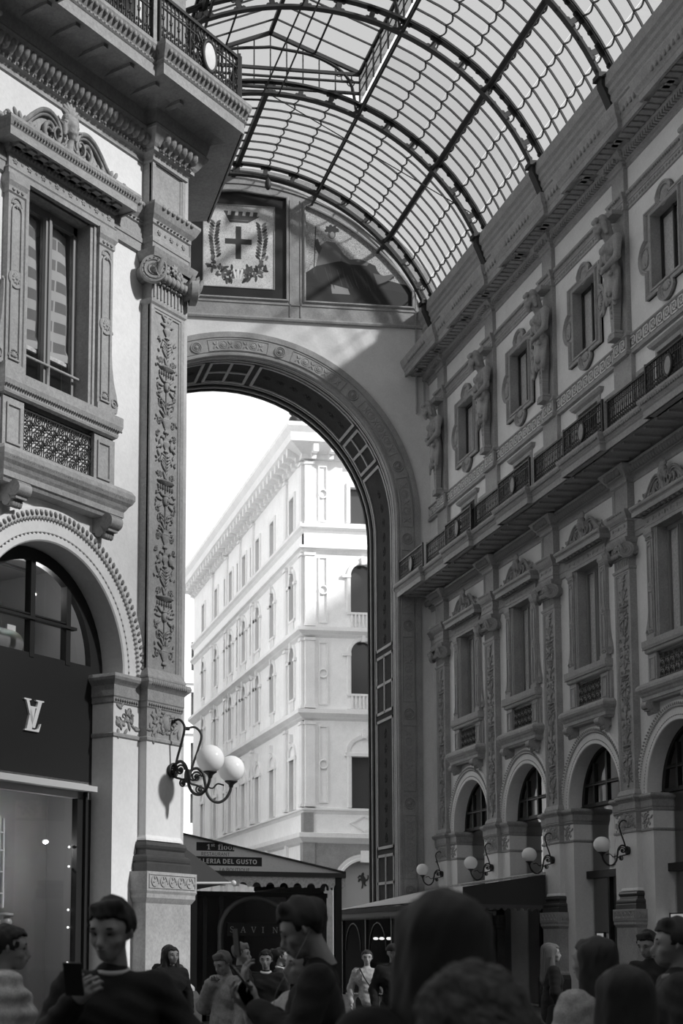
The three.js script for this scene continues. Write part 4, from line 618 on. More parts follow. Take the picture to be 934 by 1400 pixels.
    for (let z = ribsZ[1]; z < lz1; z += B) fr.push(tube([pt(R1, d * K, z), [VX + d * 2.6, 30.1, z], [VX + d * 1.6, 30.75, z], [VX, 31.0, z]], .05, 20, 6), ...[.3, .5, .7].map((t) => tor(.12, .02, VX + d * (3 - t), 29.7 + t * .8, z, 4, 12))); }
  fr.push(beam([VX, ay, lz0], [VX, ay, lz1], .12, .12), bb(VX - ex, VX + ex, 30.2, 30.3, lz0 - .04, lz0 + .04), bb(VX - ex, VX + ex, 29.95, 30.0, lz0 - .04, lz0 + .04), bb(VX - ex, VX + ex, 29.55, 29.62, lz0 - .05, lz0 + .05));
  for (let i = -5; i <= 5; i++) { const x = i * ex / 5.5, t = ay - (ay - ey) * Math.abs(x) / ex; fr.push(bb(VX + x - .018, VX + x + .018, 29.6, t, lz0 - .02, lz0 + .02)); }
  mesh('lantern_frame', fr, M.ironRoof, L);
  for (const d of [-1, 1]) { gl.push(bb(VX + d * ex, VX + d * ex + .004, by, ey, lz0, lz1)); }
  mesh('side_glass', gl, M.roofGlass3, L);
  const quadG = (a, b, c, d) => { const g = new THREE.BufferGeometry(); g.setAttribute('position', new THREE.BufferAttribute(new Float32Array([...a, ...b, ...c, ...a, ...c, ...d]), 3)); g.computeVertexNormals(); return g; };
  mesh('roof_glass', [-1, 1].map((d) => quadG([VX + d * ex, ey, lz0], [VX, ay, lz0], [VX, ay, lz1], [VX + d * ex, ey, lz1])), M.roofGlass3, L);
  const ge = poly([[VX - ex, 29.6], [VX + ex, 29.6], [VX + ex, ey], [VX, ay], [VX - ex, ey]]); mesh('gable_glass', new THREE.ShapeGeometry(ge).translate(0, 0, lz0), M.roofGlass3, L);
  // tie rods
  const tr = top('tie_rod', 'thin iron tie rods hung below the glass vault', 'rod'); mesh('rod', bar(pt(R1, 0, -46.1), [17.4, 25.6, -46.1], .018, 5), M.ironRoof, tr); mesh('rod', bar(pt(R1, 2 * D2R, -46.1), [10.7, 29.0, -36.76], .03, 5), M.ironRoof, tr); mesh('rod', bar(pt(R1, -2 * D2R, -46.1), [10.5, 29.4, -36.76], .03, 5), M.ironRoof, tr); mesh('pendant', [sph(.12, .22, .12, 11.6, 29.0, -51.3, 10, 8), bar([11.6, 29.0, -51.3], [11.6, 29.4, -51.3], .02)], M.ironRoof, tr);
}
// ---------- other walls round the crossing (outside the frame, they shade it) ----------
{
  const oct = [['wall_east', [17.9, -22.4], [30.1, -10.15]], ['wall_east_arm', [30.1, -10.15], [60, -10.15]], ['wall_south_arm', [60, 4.35], [30.1, 4.35]], ['wall_south', [30.1, 4.35], [17.95, 16.5]], ['wall_back', [17.95, 16.5], [17.95, 45]], ['wall_back_arm', [3.45, 45], [3.45, 16.5]], ['wall_west', [3.45, 16.5], [-8.7, 4.35]], ['wall_west_arm', [-8.7, 4.35], [-38, 4.35]], ['wall_north_arm', [-38, -10.2], [-8.7, -10.2]], ['added_wall_east_end', [60, -10.2], [60, 4.4]], ['added_wall_south_end', [18, 45], [3.4, 45]], ['added_wall_west_end', [-38, 4.4], [-38, -10.2]]];  // solid arm ends added to block light; the real ones are open arches
  for (const [n, a, b] of oct) { const w = top(n, 'plain unseen stone wall enclosing the octagon and its arms', 'wall', { kind: 'structure', group: 'other facades round the octagon' }); const A = V(a[0], 0, a[1]), L = Math.hypot(b[0] - a[0], b[1] - a[1]); w.position.copy(A); w.rotation.y = -Math.atan2(b[1] - a[1], b[0] - a[0]); mesh('wall_plate', bb(0, L, 0, n.endsWith('_end') ? 29.6 : 24.9, -1.2, 0), M.stone, w); }
}

{
  const o = top('ceiling_octagon', 'glass dome over the octagon, outside the view', 'roof', { kind: 'structure' }); o.position.set(10.7, 24.9, -2.9);
  const R = [20.6, 19, 15, 8, 0], H = [0, 6, 12, 17, 19], ribs = [], gl = []; for (let i = 0; i < 16; i++) { const a = i * Math.PI / 8 + Math.PI / 16, b = a + Math.PI / 8, q = (k, t) => [R[k] * Math.cos(t), H[k], R[k] * Math.sin(t)]; for (let k = 0; k < 4; k++) { ribs.push(beam(q(k, a), q(k + 1, a), .2, .3)); const P = [q(k, a), q(k, b), q(k + 1, b), q(k, a), q(k + 1, b), q(k + 1, a)]; const g = new THREE.BufferGeometry(); g.setAttribute('position', new THREE.BufferAttribute(new Float32Array(P.flat()), 3)); g.computeVertexNormals(); gl.push(g); } }
  const ea = []; for (let k = 0; k < 8; k++) { const q = (i) => [Math.cos(Math.PI * i / 8) * 7.25, Math.sin(Math.PI * i / 8) * 4.6], [a, b] = q(k), [c, e] = q(k + 1); const g = new THREE.BufferGeometry(); g.setAttribute('position', new THREE.BufferAttribute(new Float32Array([[19.6, b, a], [49, b, a], [49, e, c], [19.6, b, a], [49, e, c], [19.6, e, c]].flat()), 3)); g.computeVertexNormals(); ea.push(g); }
  mesh('arm_vault_glass', ea, M.roofGlass, o); mesh('arm_vault_glass', ea.map((g) => g.clone().rotateY(Math.PI)), M.roofGlass, o); mesh('arm_vault_glass', ea.map((g) => g.clone().rotateY(-Math.PI / 2)), M.roofGlass, o); mesh('dome_ribs', ribs, M.ironRoof, o); mesh('dome_glass', gl, M.roofGlass, o);
}
// ---------- shop front in the sunlit arch ----------
function textGeoMat(w, h, draw, o) { return canvasMat(w, h, draw, o); }
function shopArch(F, u, name, label, o = {}) {
  const s = top(name, label, 'shop front', { group: o.group }); put(s, F, u);
  const R = 1.60, W = -.34;
  if (!o.plain) {
    mesh('sign_board', bb(-1.62, 1.62, 3.92, 5.56, W - .06, W), M.black, s);
    // monogram: slanting L over V, flat letters with serifs
    const L = [], q = (pts) => L.push(extr(poly(pts), W, W + .035, 3)), cx = .0;
    q([[-.20, 5.0], [-.05, 5.0], [-.05, 4.985], [-.095, 4.975], [.0, 4.70], [.095, 4.975], [.05, 4.985], [.05, 5.0], [.22, 5.0], [.22, 4.985], [.175, 4.975], [.035, 4.60], [-.01, 4.60], [-.155, 4.975], [-.20, 4.985]]);
    q([[-.02, 4.90], [.12, 4.90], [.12, 4.885], [.085, 4.875], [.02, 4.575], [.10, 4.575], [.16, 4.60], [.20, 4.67], [.215, 4.67], [.17, 4.55], [-.13, 4.55], [-.13, 4.565], [-.09, 4.575], [-.005, 4.875], [-.02, 4.885]].map(([x, y]) => [x - .05, y]));
    mesh('monogram', L, G(.8, .5), s).position.x = .03;
    mesh('ledge', [bb(-1.5, 1.3, 3.80, 3.88, W - .05, W + .18), bb(-1.62, 1.62, 3.7, 3.95, W - .1, W)], G(.55, .4), s);
    mesh('window_frame', [bb(1.07, 1.62, 0, 3.85, W - .1, W), bb(-1.62, -1.3, 0, 3.85, W - .1, W), bb(1.20, 1.24, .3, 3.8, W, W + .05), bb(-1.62, 1.62, 0, .35, W - .1, W + .04)], M.black, s);
    mesh('display_glass', bb(-1.3, 1.07, .35, 3.72, W - .06, W - .05), M.glass, s);
    mesh('display_wall', [bb(.35, 1.95, .3, 3.9, -1.7, -1.66), bb(-1.7, .35, .3, 3.9, -2.6, -2.55), bb(-1.7, 2, .25, .3, -2.6, W - .1), bb(-1.7, 2, 3.9, 3.92, -2.6, W - .1), bb(1.95, 2, .3, 3.9, -2.6, W - .1)], G(.42, .6), s);
    const dl = new THREE.PointLight(0xffffff, .9, 0, 2); dl.position.set(.9, 3.0, W - .45); dl.castShadow = true; s.add(dl); dl.name = 'added_fill_light'; mesh('added_fill_bulb', sph(.05, .03, .05, .9, 3.08, W - .45, 10, 6), new THREE.MeshStandardMaterial({ color: 0xffffff, emissive: 0xffffff, emissiveIntensity: .8 }), s);  // fill lamp and its glowing bulb added to brighten the display
    mesh('fairy_lights', [3, 2.72, 2.1, 1.85, 1.35, 1.1].map((y) => sph(.018, .018, .018, 1.04, y, W - .12, 8, 6)), new THREE.MeshStandardMaterial({ color: 0xffffff, emissive: 0xffffff, emissiveIntensity: 1.2 }), s);
    mesh('toy_ladder', [bar([-.18, 2.1, -.8], [-.12, 3.35, -.8], .02), bar([.02, 2.1, -.8], [-.0, 3.35, -.8], .02), ...[2.3, 2.6, 2.9, 3.15].map((y) => bar([-.17, y, -.8], [.01, y, -.8], .014))], G(.6, .5), s);
    mesh('ladder_backdrop', bb(-.9, .06, 1.0, 3.4, -.92, -.9), G(.62, .7), s);
    mesh('display_figure', [lathe([[0, 0], [.10, .02], [.07, .1], [.06, .5], [.10, .55], [.11, .75], [.05, .82], [0, .83]], 14).translate(.05, .95, -.75), sph(.08, .09, .08, .05, 1.9, -.75, 14, 10), lathe([[0, 0], [.1, 0], [.1, .05], [.0, .06]], 14).translate(.05, 1.98, -.75)], G(.25, .35), s);
  }
  // lunette window over the board
  const fr = archPts(0, R, 5.56, 5.56, 30), ir = [[-R + .28, 5.66], ...arcPath(0, 5.66, R - .28, Math.PI, 0, 30).slice(1, -1), [R - .28, 5.66]];
  const sh = poly(fr); if (!o.plain) sh.holes.push(new THREE.Path(ir.map((p) => new THREE.Vector2(...p)))); else { const i2 = [[-R + .16, 5.66], ...arcPath(0, 5.66, R - .18, Math.PI, 0, 30).slice(1, -1), [R - .16, 5.66]]; sh.holes.push(new THREE.Path(i2.map((p) => new THREE.Vector2(...p)))); }
  mesh('lunette_frame', extr(sh, W - .1, W, 4), M.black, s);
  mesh('mullion', [bb(-.05, .05, 5.6, 7.0, W - .1, W + .01)], M.black, s); mesh('mullion', bb(.74, .84, 5.6, 6.75, W - .1, W + .01), M.black, s); mesh('mullion', bb(-.84, -.74, 5.6, 6.75, W - .1, W + .01), M.black, s);
  mesh('transom', [bb(-1.3, .95, 6.13, 6.17, W - .06, W + .04), bb(-1.3, .85, 6.20, 6.22, W - .06, W)], M.black, s);
  mesh('lunette_glass', new THREE.ShapeGeometry(poly(ir)).translate(0, 0, W - .05), M.glass, s);
  if (!o.plain) {
    mesh('upper_room', [bb(-2.1, 2.3, 5.52, 5.56, -3.0, W - .1), bb(-2.1, 2.3, 7.5, 7.54, -3.0, W - .1), bb(-2.1, 2.3, 5.5, 7.5, -3.05, -3.0), bb(2.25, 2.3, 5.5, 7.5, -3, W - .1), bb(-2.1, -2.05, 5.5, 7.5, -3, W - .1)], G(.30, .8), s);
    mesh('shelf_plinth', [bb(-1.0, .72, 5.56, 5.66, -.9, -.6), bb(.42, .50, 5.66, 6.16, -.85, -.8), bb(.1, .28, 5.66, 6.16, -.95, -.9)], G(.65, .6), s);
    mesh('bolster', [new THREE.CapsuleGeometry(.2, .5, 6, 18).rotateZ(Math.PI / 2).translate(-.15, 5.86, -.85)], G(.22, .5), s);
    mesh('handbag', [new THREE.CapsuleGeometry(.10, .16, 4, 14).scale(1, 1, .6).translate(-.62, 5.86, -.7), tor(.08, .012, -.62, 6.03, -.7, 6, 16, Math.PI)], G(.12, .35), s);
    mesh('light_case', [bb(.0, .30, 6.2, 6.75, -1.6, -1.55)], G(.45, .5), s); mesh('spot_rail', [bb(-.4, .9, 7.1, 7.14, -1.2, -1.15)], M.black, s);
    mesh('spot_lamp', [0, .07, .14].map((x) => sph(.022, .022, .022, .66 + x, 6.86 - x * .9, -1.0, 10, 8)), new THREE.MeshStandardMaterial({ color: 0xffffff, emissive: 0xffffff, emissiveIntensity: 1 }), s);
    const ul = new THREE.PointLight(0xffffff, 2.2, 0, 2); ul.position.set(.7, 6.75, -.9); ul.castShadow = true; ul.name = 'spot_light'; s.add(ul);
    mesh('lit_niche', bb(.12, .24, 6.3, 6.62, -1.54, -1.52), new THREE.MeshStandardMaterial({ color: 0xffffff, emissive: 0xffffff, emissiveIntensity: .7 }), s);
  } else {
    mesh('shop_glass', bb(-1.6, 1.6, .05, 5.6, W - .12, W - .115), M.glass, s); mesh('shop_frame', [bb(-1.62, 1.62, 3.6, 3.8, W - .1, W + .05), bb(-.05, .05, .05, 3.6, W - .1, W + .02), bb(-1.6, -1.45, .05, 5.6, W - .1, W + .03), bb(1.45, 1.6, .05, 5.6, W - .1, W + .03)], M.black, s);
    mesh('shop_room', [bb(-2.2, 2.2, 7.5, 7.54, -3.05, -.52), bb(-2.2, -2.15, 0, 7.5, -3.05, -.52), bb(2.15, 2.2, 0, 7.5, -3.05, -.52)], M.room, s);
    if (o.show) { const [a, b, c, d] = o.show; mesh('display_case', [bb(a, b, c, d, W, W + .04)], new THREE.MeshStandardMaterial({ color: new THREE.Color(.5, .5, .5), emissive: new THREE.Color(1, 1, 1), emissiveIntensity: .25 }), s); mesh('case_trim', [bb(a - .03, b + .03, d, d + .03, W, W + .06), bb(a - .03, a, c, d, W, W + .06), bb(b, b + .03, c, d, W, W + .06)], M.iron, s); }
  }
  return s;
}
shopArch(FL, LW, 'shop_front', 'black shop front with a white monogram under the sunlit arch');
shopArch(FL, LW - 4.88, 'shop_front', 'black shop front in the arch farther from the corner pilaster', { plain: true });
rightWins.forEach((u, i) => shopArch(FR, u, 'shop_front', i === 2 ? 'dark shop front with a small low lit display case in a shaded arch' : i === 3 ? 'dark shop front with a larger, higher lit display case in a shaded arch' : i === 0 ? 'dark glazed shop front in the shaded arch beside the great arch wall' : i === 1 ? 'dark glazed shop front in the shaded arch behind the dark awning' : 'dark glazed shop front under a shaded arch', { plain: true, group: i < 4 ? undefined : 'dark shop fronts of the shaded facade', pale: i > 0 && i < 3, show: i === 2 ? [-.75, -.3, 1.55, 2.1] : i === 3 ? [-1.25, -.6, 1.9, 2.55] : null }));

// ---------- restaurant awnings ----------
const canvasMatl = G(.72, .9, { map: clothTex }), canvasDark = G(.05, .9);
function scallop(x0, x1, top_, drop, n) { const s = new THREE.Shape(); s.moveTo(x0, top_); s.lineTo(x1, top_); const w = (x1 - x0) / n; for (let i = n; i > 0; i--) { const a = x0 + i * w; s.lineTo(a, top_ - drop); s.quadraticCurveTo(a - w * .12, top_ - drop - .02, a - w * .2, top_ - drop); s.absarc(a - w * .5, top_ - drop, w * .3, 0, Math.PI, false); s.lineTo(a - w, top_ - drop); } s.closePath(); return s; }
{
  const a = top('restaurant_awning', 'pale canvas awning with printed lettering and a scalloped valance', 'awning'); a.position.set(0, 0, -32);
  const mat = canvasMat(1024, 256, (x, w, h) => {
    x.fillStyle = '#dcdcdc'; x.fillRect(0, 0, w, h); reseed(4); for (let i = 0; i < 3000; i++) { x.fillStyle = `rgba(60,60,60,${rnd() * .08})`; x.fillRect(rnd() * w, rnd() * h, 6, 2); }
    const sc = w / 5.4, X = (m) => (m - 3.6) * sc, Y = (m) => (4.45 - m) * h / 1.35; x.textBaseline = 'middle';
    x.fillStyle = '#2a2a2a'; x.fillRect(X(5.7), Y(3.80), X(6.52) - X(5.7), 34); x.fillStyle = '#d8d8d8'; x.font = 'bold 30px serif'; x.fillText('1', X(5.92), Y(3.80) + 18); x.fillText('floor', X(5.92) + 46, Y(3.80) + 18); x.font = 'bold 18px serif'; x.fillText('st', X(5.92) + 18, Y(3.80) + 10);
    x.fillStyle = '#555'; x.font = '20px sans-serif'; x.fillText('RESTAURANT', X(5.8), Y(3.60) + 8);
    x.fillStyle = '#2a2a2a'; x.fillRect(X(5.5), Y(3.50), X(7.12) - X(5.5), 36); x.fillStyle = '#d8d8d8'; x.font = 'bold 27px sans-serif'; x.fillText('GALLERIA DEL GUSTO', X(5.56), Y(3.50) + 18);
    x.fillStyle = '#555'; x.font = '20px sans-serif'; x.fillText('LA BOUTIQUE', X(6.2), Y(3.28) + 10);
  }, { roughness: .9 });
  const g = new THREE.ShapeGeometry(poly([[3.6, 3.2], [8.91, 3.2], [3.6, 4.34]])), p = g.attributes.position, uv = g.attributes.uv; for (let i = 0; i < p.count; i++) uv.setXY(i, (p.getX(i) - 3.6) / 5.4, (p.getY(i) - 3.10) / 1.35);
  rawMesh('lettered_panel', g, mat, a);
  mesh('canopy_top', [extr(poly([[3.6, 4.34], [8.95, 3.2], [8.95, 3.23], [3.6, 4.38]]), -9, .03, 2)], canvasMatl, a);
  mesh('edge_binding', [beam([3.6, 4.36, .02], [8.95, 3.215, .02], .05, .035), bb(3.6, 8.95, 3.10, 3.2, -.04, .04), bb(8.9, 8.95, 3.1, 3.2, -9, 0)], canvasDark, a);
  mesh('valance', [extr(scallop(4.2, 8.93, 3.10, .22, 16), -.01, .01, 8), extr(scallop(0, 9, 3.1, .22, 26), -.01, .01, 8).rotateY(Math.PI / 2).translate(8.93, 0, 0)], canvasMatl, a);
  mesh('post', [bb(8.72, 8.86, 0, 3.15, -.12, .02)], M.black, a); mesh('post', [bb(8.72, 8.86, 0, 3.15, -4.6, -4.5)], M.black, a); mesh('post', bb(5.62, 5.76, 0, 3.1, -.3, -.2), G(.05, .5), a);
  const b = top('side_awning', 'folded awning with shade painted into its cloth and a pale arm beside the corner pilaster', 'awning'); b.position.set(0, 0, -26.5);
  mesh('shaded_cloth', extr(poly([[3.6, 4.0], [4.38, 3.42], [5.35, 2.72], [3.6, 2.72]]), -4.5, 0, 2), canvasDark, b);  // cloth darkened to stand in for the shade it hangs in
  mesh('awning_arm', [bar([4.4, 2.70, .05], [5.36, 2.72, .05], .022, 8), sph(.05, .05, .05, 5.38, 2.72, .05, 10, 8)], G(.5, .4), b);
}
{ // glazed terrace with the restaurant's name
  const t = top('terrace_screen', 'dark glazed terrace screen with a round arch and large letters', 'screen'); t.position.set(0, 0, -32.6);
  mesh('screen_frame', [bb(4.4, 8.7, 0, .12, -.04, .04), ...[4.4, 6.0, 6.36, 7.84, 8.64].map((x) => bb(x - .04, x + .04, 0, 2.75, -.04, .04)), bb(4.4, 8.7, 2.68, 2.78, -.05, .05)], M.iron, t);
  mesh('arch_rail', [new THREE.TorusGeometry(.78, .055, 8, 40, Math.PI).translate(7.1, 1.88, .02), bar([6.32, 1.88, .02], [6.32, .1, .02], .045, 8), bar([7.88, 1.88, .02], [7.88, .1, .02], .045, 8)], G(.14, .4), t);
  mesh('glazing', bb(4.4, 8.7, .12, 2.7, -.01, 0), M.glass, t);
  const mat = canvasMat(512, 96, (x, w, h) => { x.fillStyle = '#0b0b0b'; x.fillRect(0, 0, w, h); x.fillStyle = '#8c8c8c'; x.font = '64px serif'; x.textBaseline = 'middle'; 'SAVINI'.split('').forEach((c, i) => x.fillText(c, 18 + i * 84, 50)); });
  rawMesh('name_board', new THREE.PlaneGeometry(1.42, .27), mat, t).position.set(7.2, 1.97, .05); mesh('board_back', bb(6.49, 7.91, 1.83, 2.11, .0, .045), M.black, t);
  mesh('shade_backing_wall', [bb(3.7, 8.7, .05, 3.0, -8.3, -8.2), bb(8.6, 8.66, .05, 3.0, -8.2, -.1)], M.shadeBacking, t);  // dark sheets added so the terrace interior looks shaded
}
{
  const a = top('fringed_awning', 'low pale awning with a fringed valance by the foot of the great arch', 'awning'); a.position.set(0, 0, 0);
  const z0 = -52.0, z1 = -43.4, q = (x, y, z) => [x, y, z];
  const slab = (A, Bq, C, Dq) => { const g = new THREE.BufferGeometry(), P = [A, Bq, C, A, C, Dq], t = (p) => [p[0], p[1] + .04, p[2]]; g.setAttribute('position', new THREE.BufferAttribute(new Float32Array([...P.flat(), ...P.map(t).flat()]), 3)); g.computeVertexNormals(); return g; };
  mesh('canopy_top', slab(q(14.3, 2.86, z0), q(17.7, 3.65, z0), q(17.7, 3.65, z1), q(14.3, 2.92, z1)), canvasMatl, a);
  mesh('front_rail', bb(14.24, 14.32, 2.74, 2.88, z0, z1), canvasDark, a);
  const fr = new THREE.Shape(); fr.moveTo(0, 2.74); fr.lineTo(8.6, 2.74); for (let i = 60; i > 0; i--) { const x = i * 8.6 / 60; fr.lineTo(x, 2.56); fr.lineTo(x - .03, 2.50); fr.lineTo(x - .1, 2.62); } fr.closePath();
  mesh('fringe', extr(fr, -.01, .01, 2).rotateY(-Math.PI / 2).translate(14.27, 0, z0), G(.2, .9), a);
  for (const z of [-51.8, -49.0, -46.2, -43.6]) mesh('post', bb(14.36, 14.46, 0, 2.8, z - .05, z + .05), M.iron, a);
  for (const z of [-50.4, -47.6, -44.9]) mesh('screen_arch', new THREE.TorusGeometry(.9, .03, 6, 24, Math.PI).rotateY(Math.PI / 2).translate(14.36, 1.5, z), M.iron, a);
  mesh('shade_backing_panel', [bb(16.5, 16.55, .05, 2.7, z0, z1), bb(14.5, 16.5, .05, 2.7, z0, z0 + .05), bb(14.5, 16.5, .05, 2.7, z1 - .05, z1)], M.shadeBacking, a);  // dark sheets put in for the shade beneath this awning
  for (const z of [-51.3, -50.6, -49.8, -48.3]) mesh('table_lamp', sph(.09, .05, .12, 15.4, 1.92, z, 10, 6), new THREE.MeshStandardMaterial({ color: 0xffffff, emissive: 0xffffff, emissiveIntensity: .9 }), a);
  mesh('counter', bb(15.3, 15.9, .1, 1.1, z0, z1), M.black, a);
  const d = top('dark_awning', 'dark awning with a pale top edge between two shaded pilasters', 'awning'); d.position.set(0, 0, -42.25);
  mesh('side_panel', extr(poly([[15.25, 2.9], [15.25, 3.38], [17.7, 3.78], [17.7, 2.9]]), -.03, 0, 2), canvasDark, d);
  mesh('canopy_top', extr(poly([[15.2, 3.40], [17.7, 3.80], [17.7, 3.86], [15.2, 3.46]]), -1.1, .02, 2), canvasMatl, d);
  mesh('valance', extr(scallop(15.25, 17.7, 2.9, .16, 12), -.02, .0, 6), G(.09, .9), d);
  mesh('post', bb(15.26, 15.34, 0, 2.9, -.1, -.02), M.iron, d);
}
// ---------- buildings beyond the arch ----------
const BM = { wall: G(.93, .9, { map: plasterTex }), trim: G(.84, .85, { map: plasterTex }), pane: new THREE.MeshPhysicalMaterial({ color: new THREE.Color(.05, .05, .05), roughness: .12 }), roof: G(.3, .7) };
{
  const b = top('apartment_building', 'pale corner building with arched windows and stone balustrades seen through the arch', 'building'); b.position.set(19.12, 0, -76);
  const bands = [[6.9, 7.35, .35], [8.45, 8.62, .14], [13.30, 13.72, .42], [17.65, 18.02, .42], [22.10, 22.36, .3], [23.2, 23.5, .25]];
  const archW = (s, c, hw, v0, v1) => s.holes.push(new THREE.Path([[c - hw, v0], [c + hw, v0], ...arcPath(c, v1 - hw, hw, 0, Math.PI, 12)].map((p) => new THREE.Vector2(...p))));
  const paneG2 = { a: done(new THREE.ShapeGeometry(poly([[-.66, 14.6], [.66, 14.6], ...arcPath(0, 16.75, .66, 0, Math.PI, 12)]))), };
  const balG = done((() => { const o = [bb(-.85, .85, 0, .1, 0, .14), bb(-.85, .85, .78, .9, 0, .16)]; return o; })()), balus = done(lathe([[.05, .1], [.07, .14], [.04, .25], [.075, .42], [.05, .62], [.06, .74], [.05, .78]], 8).translate(0, 0, .08));
  function face(name, us, L, narrow) {
    const f = sub(name, b); const hw = narrow ? .5 : .66;
    const q0 = narrow ? .02 : 0, sh = poly([[q0, 0], [L, 0], [L, 27.6], [q0, 27.6]]);
    for (const c of us) { sh.holes.push(rectHole(c - hw - .03, c + hw + .03, 8.67, 11.38)); archW(sh, c, hw + .03, 14.57, 17.45); archW(sh, c, hw + .03, 18.89, 21.55); sh.holes.push(rectHole(c - hw - .03, c + hw + .03, 23.67, 25.65)); if (!narrow) archW(sh, c, 1.38, .02, 6.03); }
    mesh('wall_plate', extr(sh, -.4, 0, 4), BM.wall, f);
    const nb = Math.round(L / .95), bk = done([bb(-.14, .14, 27.25, 27.75, 0, .8), bb(-.12, .12, 27.0, 27.3, 0, .35)]);
    for (let i = 0; i < nb; i++) mesh('bracket', bk, BM.trim, f).position.x = (i + .5) * L / nb;
    for (const c of us) {
      const fr = (v0, v1, a) => { const p = a ? [[c - hw, v0], ...arcPath(c, v1 - hw, hw, Math.PI, 0, 14), [c + hw, v0]] : [[c - hw, v0], [c - hw, v1], [c + hw, v1], [c + hw, v0]]; return sweep(p, [[0, -.3], [0, .08], [.06, .1], [.18, .1], [.22, .04], [.22, 0]], 'f'); };
      mesh('window_surround', [fr(8.7, 11.35), sweep(arcPath(c, 11.5, hw + .1, Math.PI, 0, 14), [[0, 0], [0, .08], [.2, .1], [.22, 0]], 'f'), bb(c - .1, c + .1, 12.3, 12.75, 0, .2), bb(c - hw - .35, c + hw + .35, 11.35, 11.5, 0, .12)], BM.trim, f);
      mesh('window_surround', [fr(14.6, 17.42, 1), bb(c - .1, c + .1, 17.35, 17.7, 0, .2), bb(c - hw - .45, c - hw, 16.6, 16.75, 0, .14), bb(c + hw, c + hw + .45, 16.6, 16.75, 0, .14)], BM.trim, f); mesh('window_surround', [fr(18.92, 21.52, 1), bb(c - .1, c + .1, 21.45, 21.85, 0, .2), bb(c - hw - .45, c - hw, 20.75, 20.9, 0, .14), bb(c + hw, c + hw + .45, 20.75, 20.9, 0, .14)], BM.trim, f); mesh('window_surround', fr(23.7, 25.62), BM.trim, f);
      for (const [v0, v1] of [[8.7, 11.35], [14.6, 17.42], [18.92, 21.52], [23.7, 25.62]]) mesh('pane', bb(c - hw, c + hw, v0, v1, -.32, -.3), BM.pane, f);
      for (const v of [13.72, 18.02]) { const g = mesh('balustrade_rail', balG, BM.trim, f); g.position.set(c, v, -.06); g.scale.x = hw / .66; for (let i = 0; i < (narrow ? 4 : 7); i++) { const m = mesh('baluster', balus, BM.trim, f); m.position.set(c + (i - (narrow ? 1.5 : 3)) * .2, v, -.04); } }
      if (!narrow) { mesh('ground_arch', [sweep([[c - 1.35, 0], [c - 1.35, 4.65], ...arcPath(c, 4.65, 1.35, Math.PI, 0, 20), [c + 1.35, 0]], [[0, -.3], [0, .08], [.12, .1], [.14, .06], [.3, .1], [.34, 0]], 'f'), bb(c - .22, c + .22, 5.9, 6.5, 0, .22)], BM.trim, f); mesh('arch_field', bb(c - 1.4, c + 1.4, 0, 6.1, -.34, -.3), G(.30, .8), f); mesh('diamond_panel', [sweep([[c - .6, 7.9], [c, 8.25], [c + .6, 7.9], [c, 7.55]], [[0, 0], [0, .06], [.08, .06], [.08, 0]], 'f', true)], BM.trim, f); }
      else mesh('ground_pier', bb(c + .9, c + 1.3, 0, 6.9, 0, .15), BM.trim, f);
    }
    // strips with a ring between windows
    const strips = narrow ? us.filter((_, i) => i % 2 === 0).map((c) => c + 1.25) : [1.0, L - 4];
    for (const x of [.28, ...strips]) for (const [v0, v1] of [[8.7, 13.1], [13.8, 17.5], [18.1, 22.0], [23.5, 26.9]]) { if (!narrow && x > .5) mesh('panel_strip', [sweep(rectPath(x - .24, x + .24, v0 + .2, v1 - .2), [[0, 0], [0, .08], [-.06, .08], [-.06, 0]], 'f', true), tor(.22, .05, x, (v0 + v1) / 2, .05, 6, 16)], BM.trim, f); else mesh('corner_strip', [bb(x - .24, x + .24, v0, v1, 0, .14), bb(x - .3, x + .3, v1 - .15, v1, 0, .2), bb(x - .3, x + .3, v0, v0 + .15, 0, .2)], BM.trim, f); }
    return f;
  }
  const fr = face('street_facade', [3.13, 7.4, 11.7], 14, false);
  // small rearing-horse emblem on the ground arch
  mesh('horse_emblem', extr(poly([[-.06, .42], [.02, .46], [.06, .38], [.04, .3], [.1, .2], [.16, .1], [.24, .16], [.26, .3], [.2, .34], [.3, .3], [.3, .14], [.22, .02], [.14, 0], [.12, -.14], [.2, -.2], [.12, -.24], [.06, -.12], [.02, -.2], [-.02, -.36], [-.08, -.36], [-.04, -.16], [-.06, .02], [-.16, .06], [-.2, -.04], [-.26, -.02], [-.22, .14], [-.1, .16], [-.12, .24], [-.2, .22], [-.24, .14], [-.28, .2], [-.2, .32], [-.08, .32]]), -.3, -.26, 3), M.black, fr).position.set(3.13, 4.95, 0);
  const lf = face('side_facade', [2.5, 7.2, 11.0, 12.5, 14.9, 16.5, 19.05, 20.7, 24.1, 28.9], 33, true); lf.scale.x = -1; lf.rotation.y = -Math.PI / 2;
  const cp = [[0, -33], [0, 0], [14, 0]];
  bands.forEach(([v0, v1, p]) => mesh('string_course', sweep(cp, [[0, v0 - .12], [p * .4, v0], [p * .5, v0 + .05], [p, (v0 + v1) / 2], [p, v1], [0, v1 + .05]]), BM.trim, b));
  mesh('cornice', sweep(cp, [[0, 27.0], [.15, 27.05], [.15, 27.3], [.3, 27.4], [.9, 27.75], [.9, 28.2], [1.1, 28.5], [1.1, 28.7], [0, 28.75]]), BM.trim, b);
  mesh('corner_block', bb(.03, 1.2, 0, 28.65, -.9, -.03), BM.wall, b);
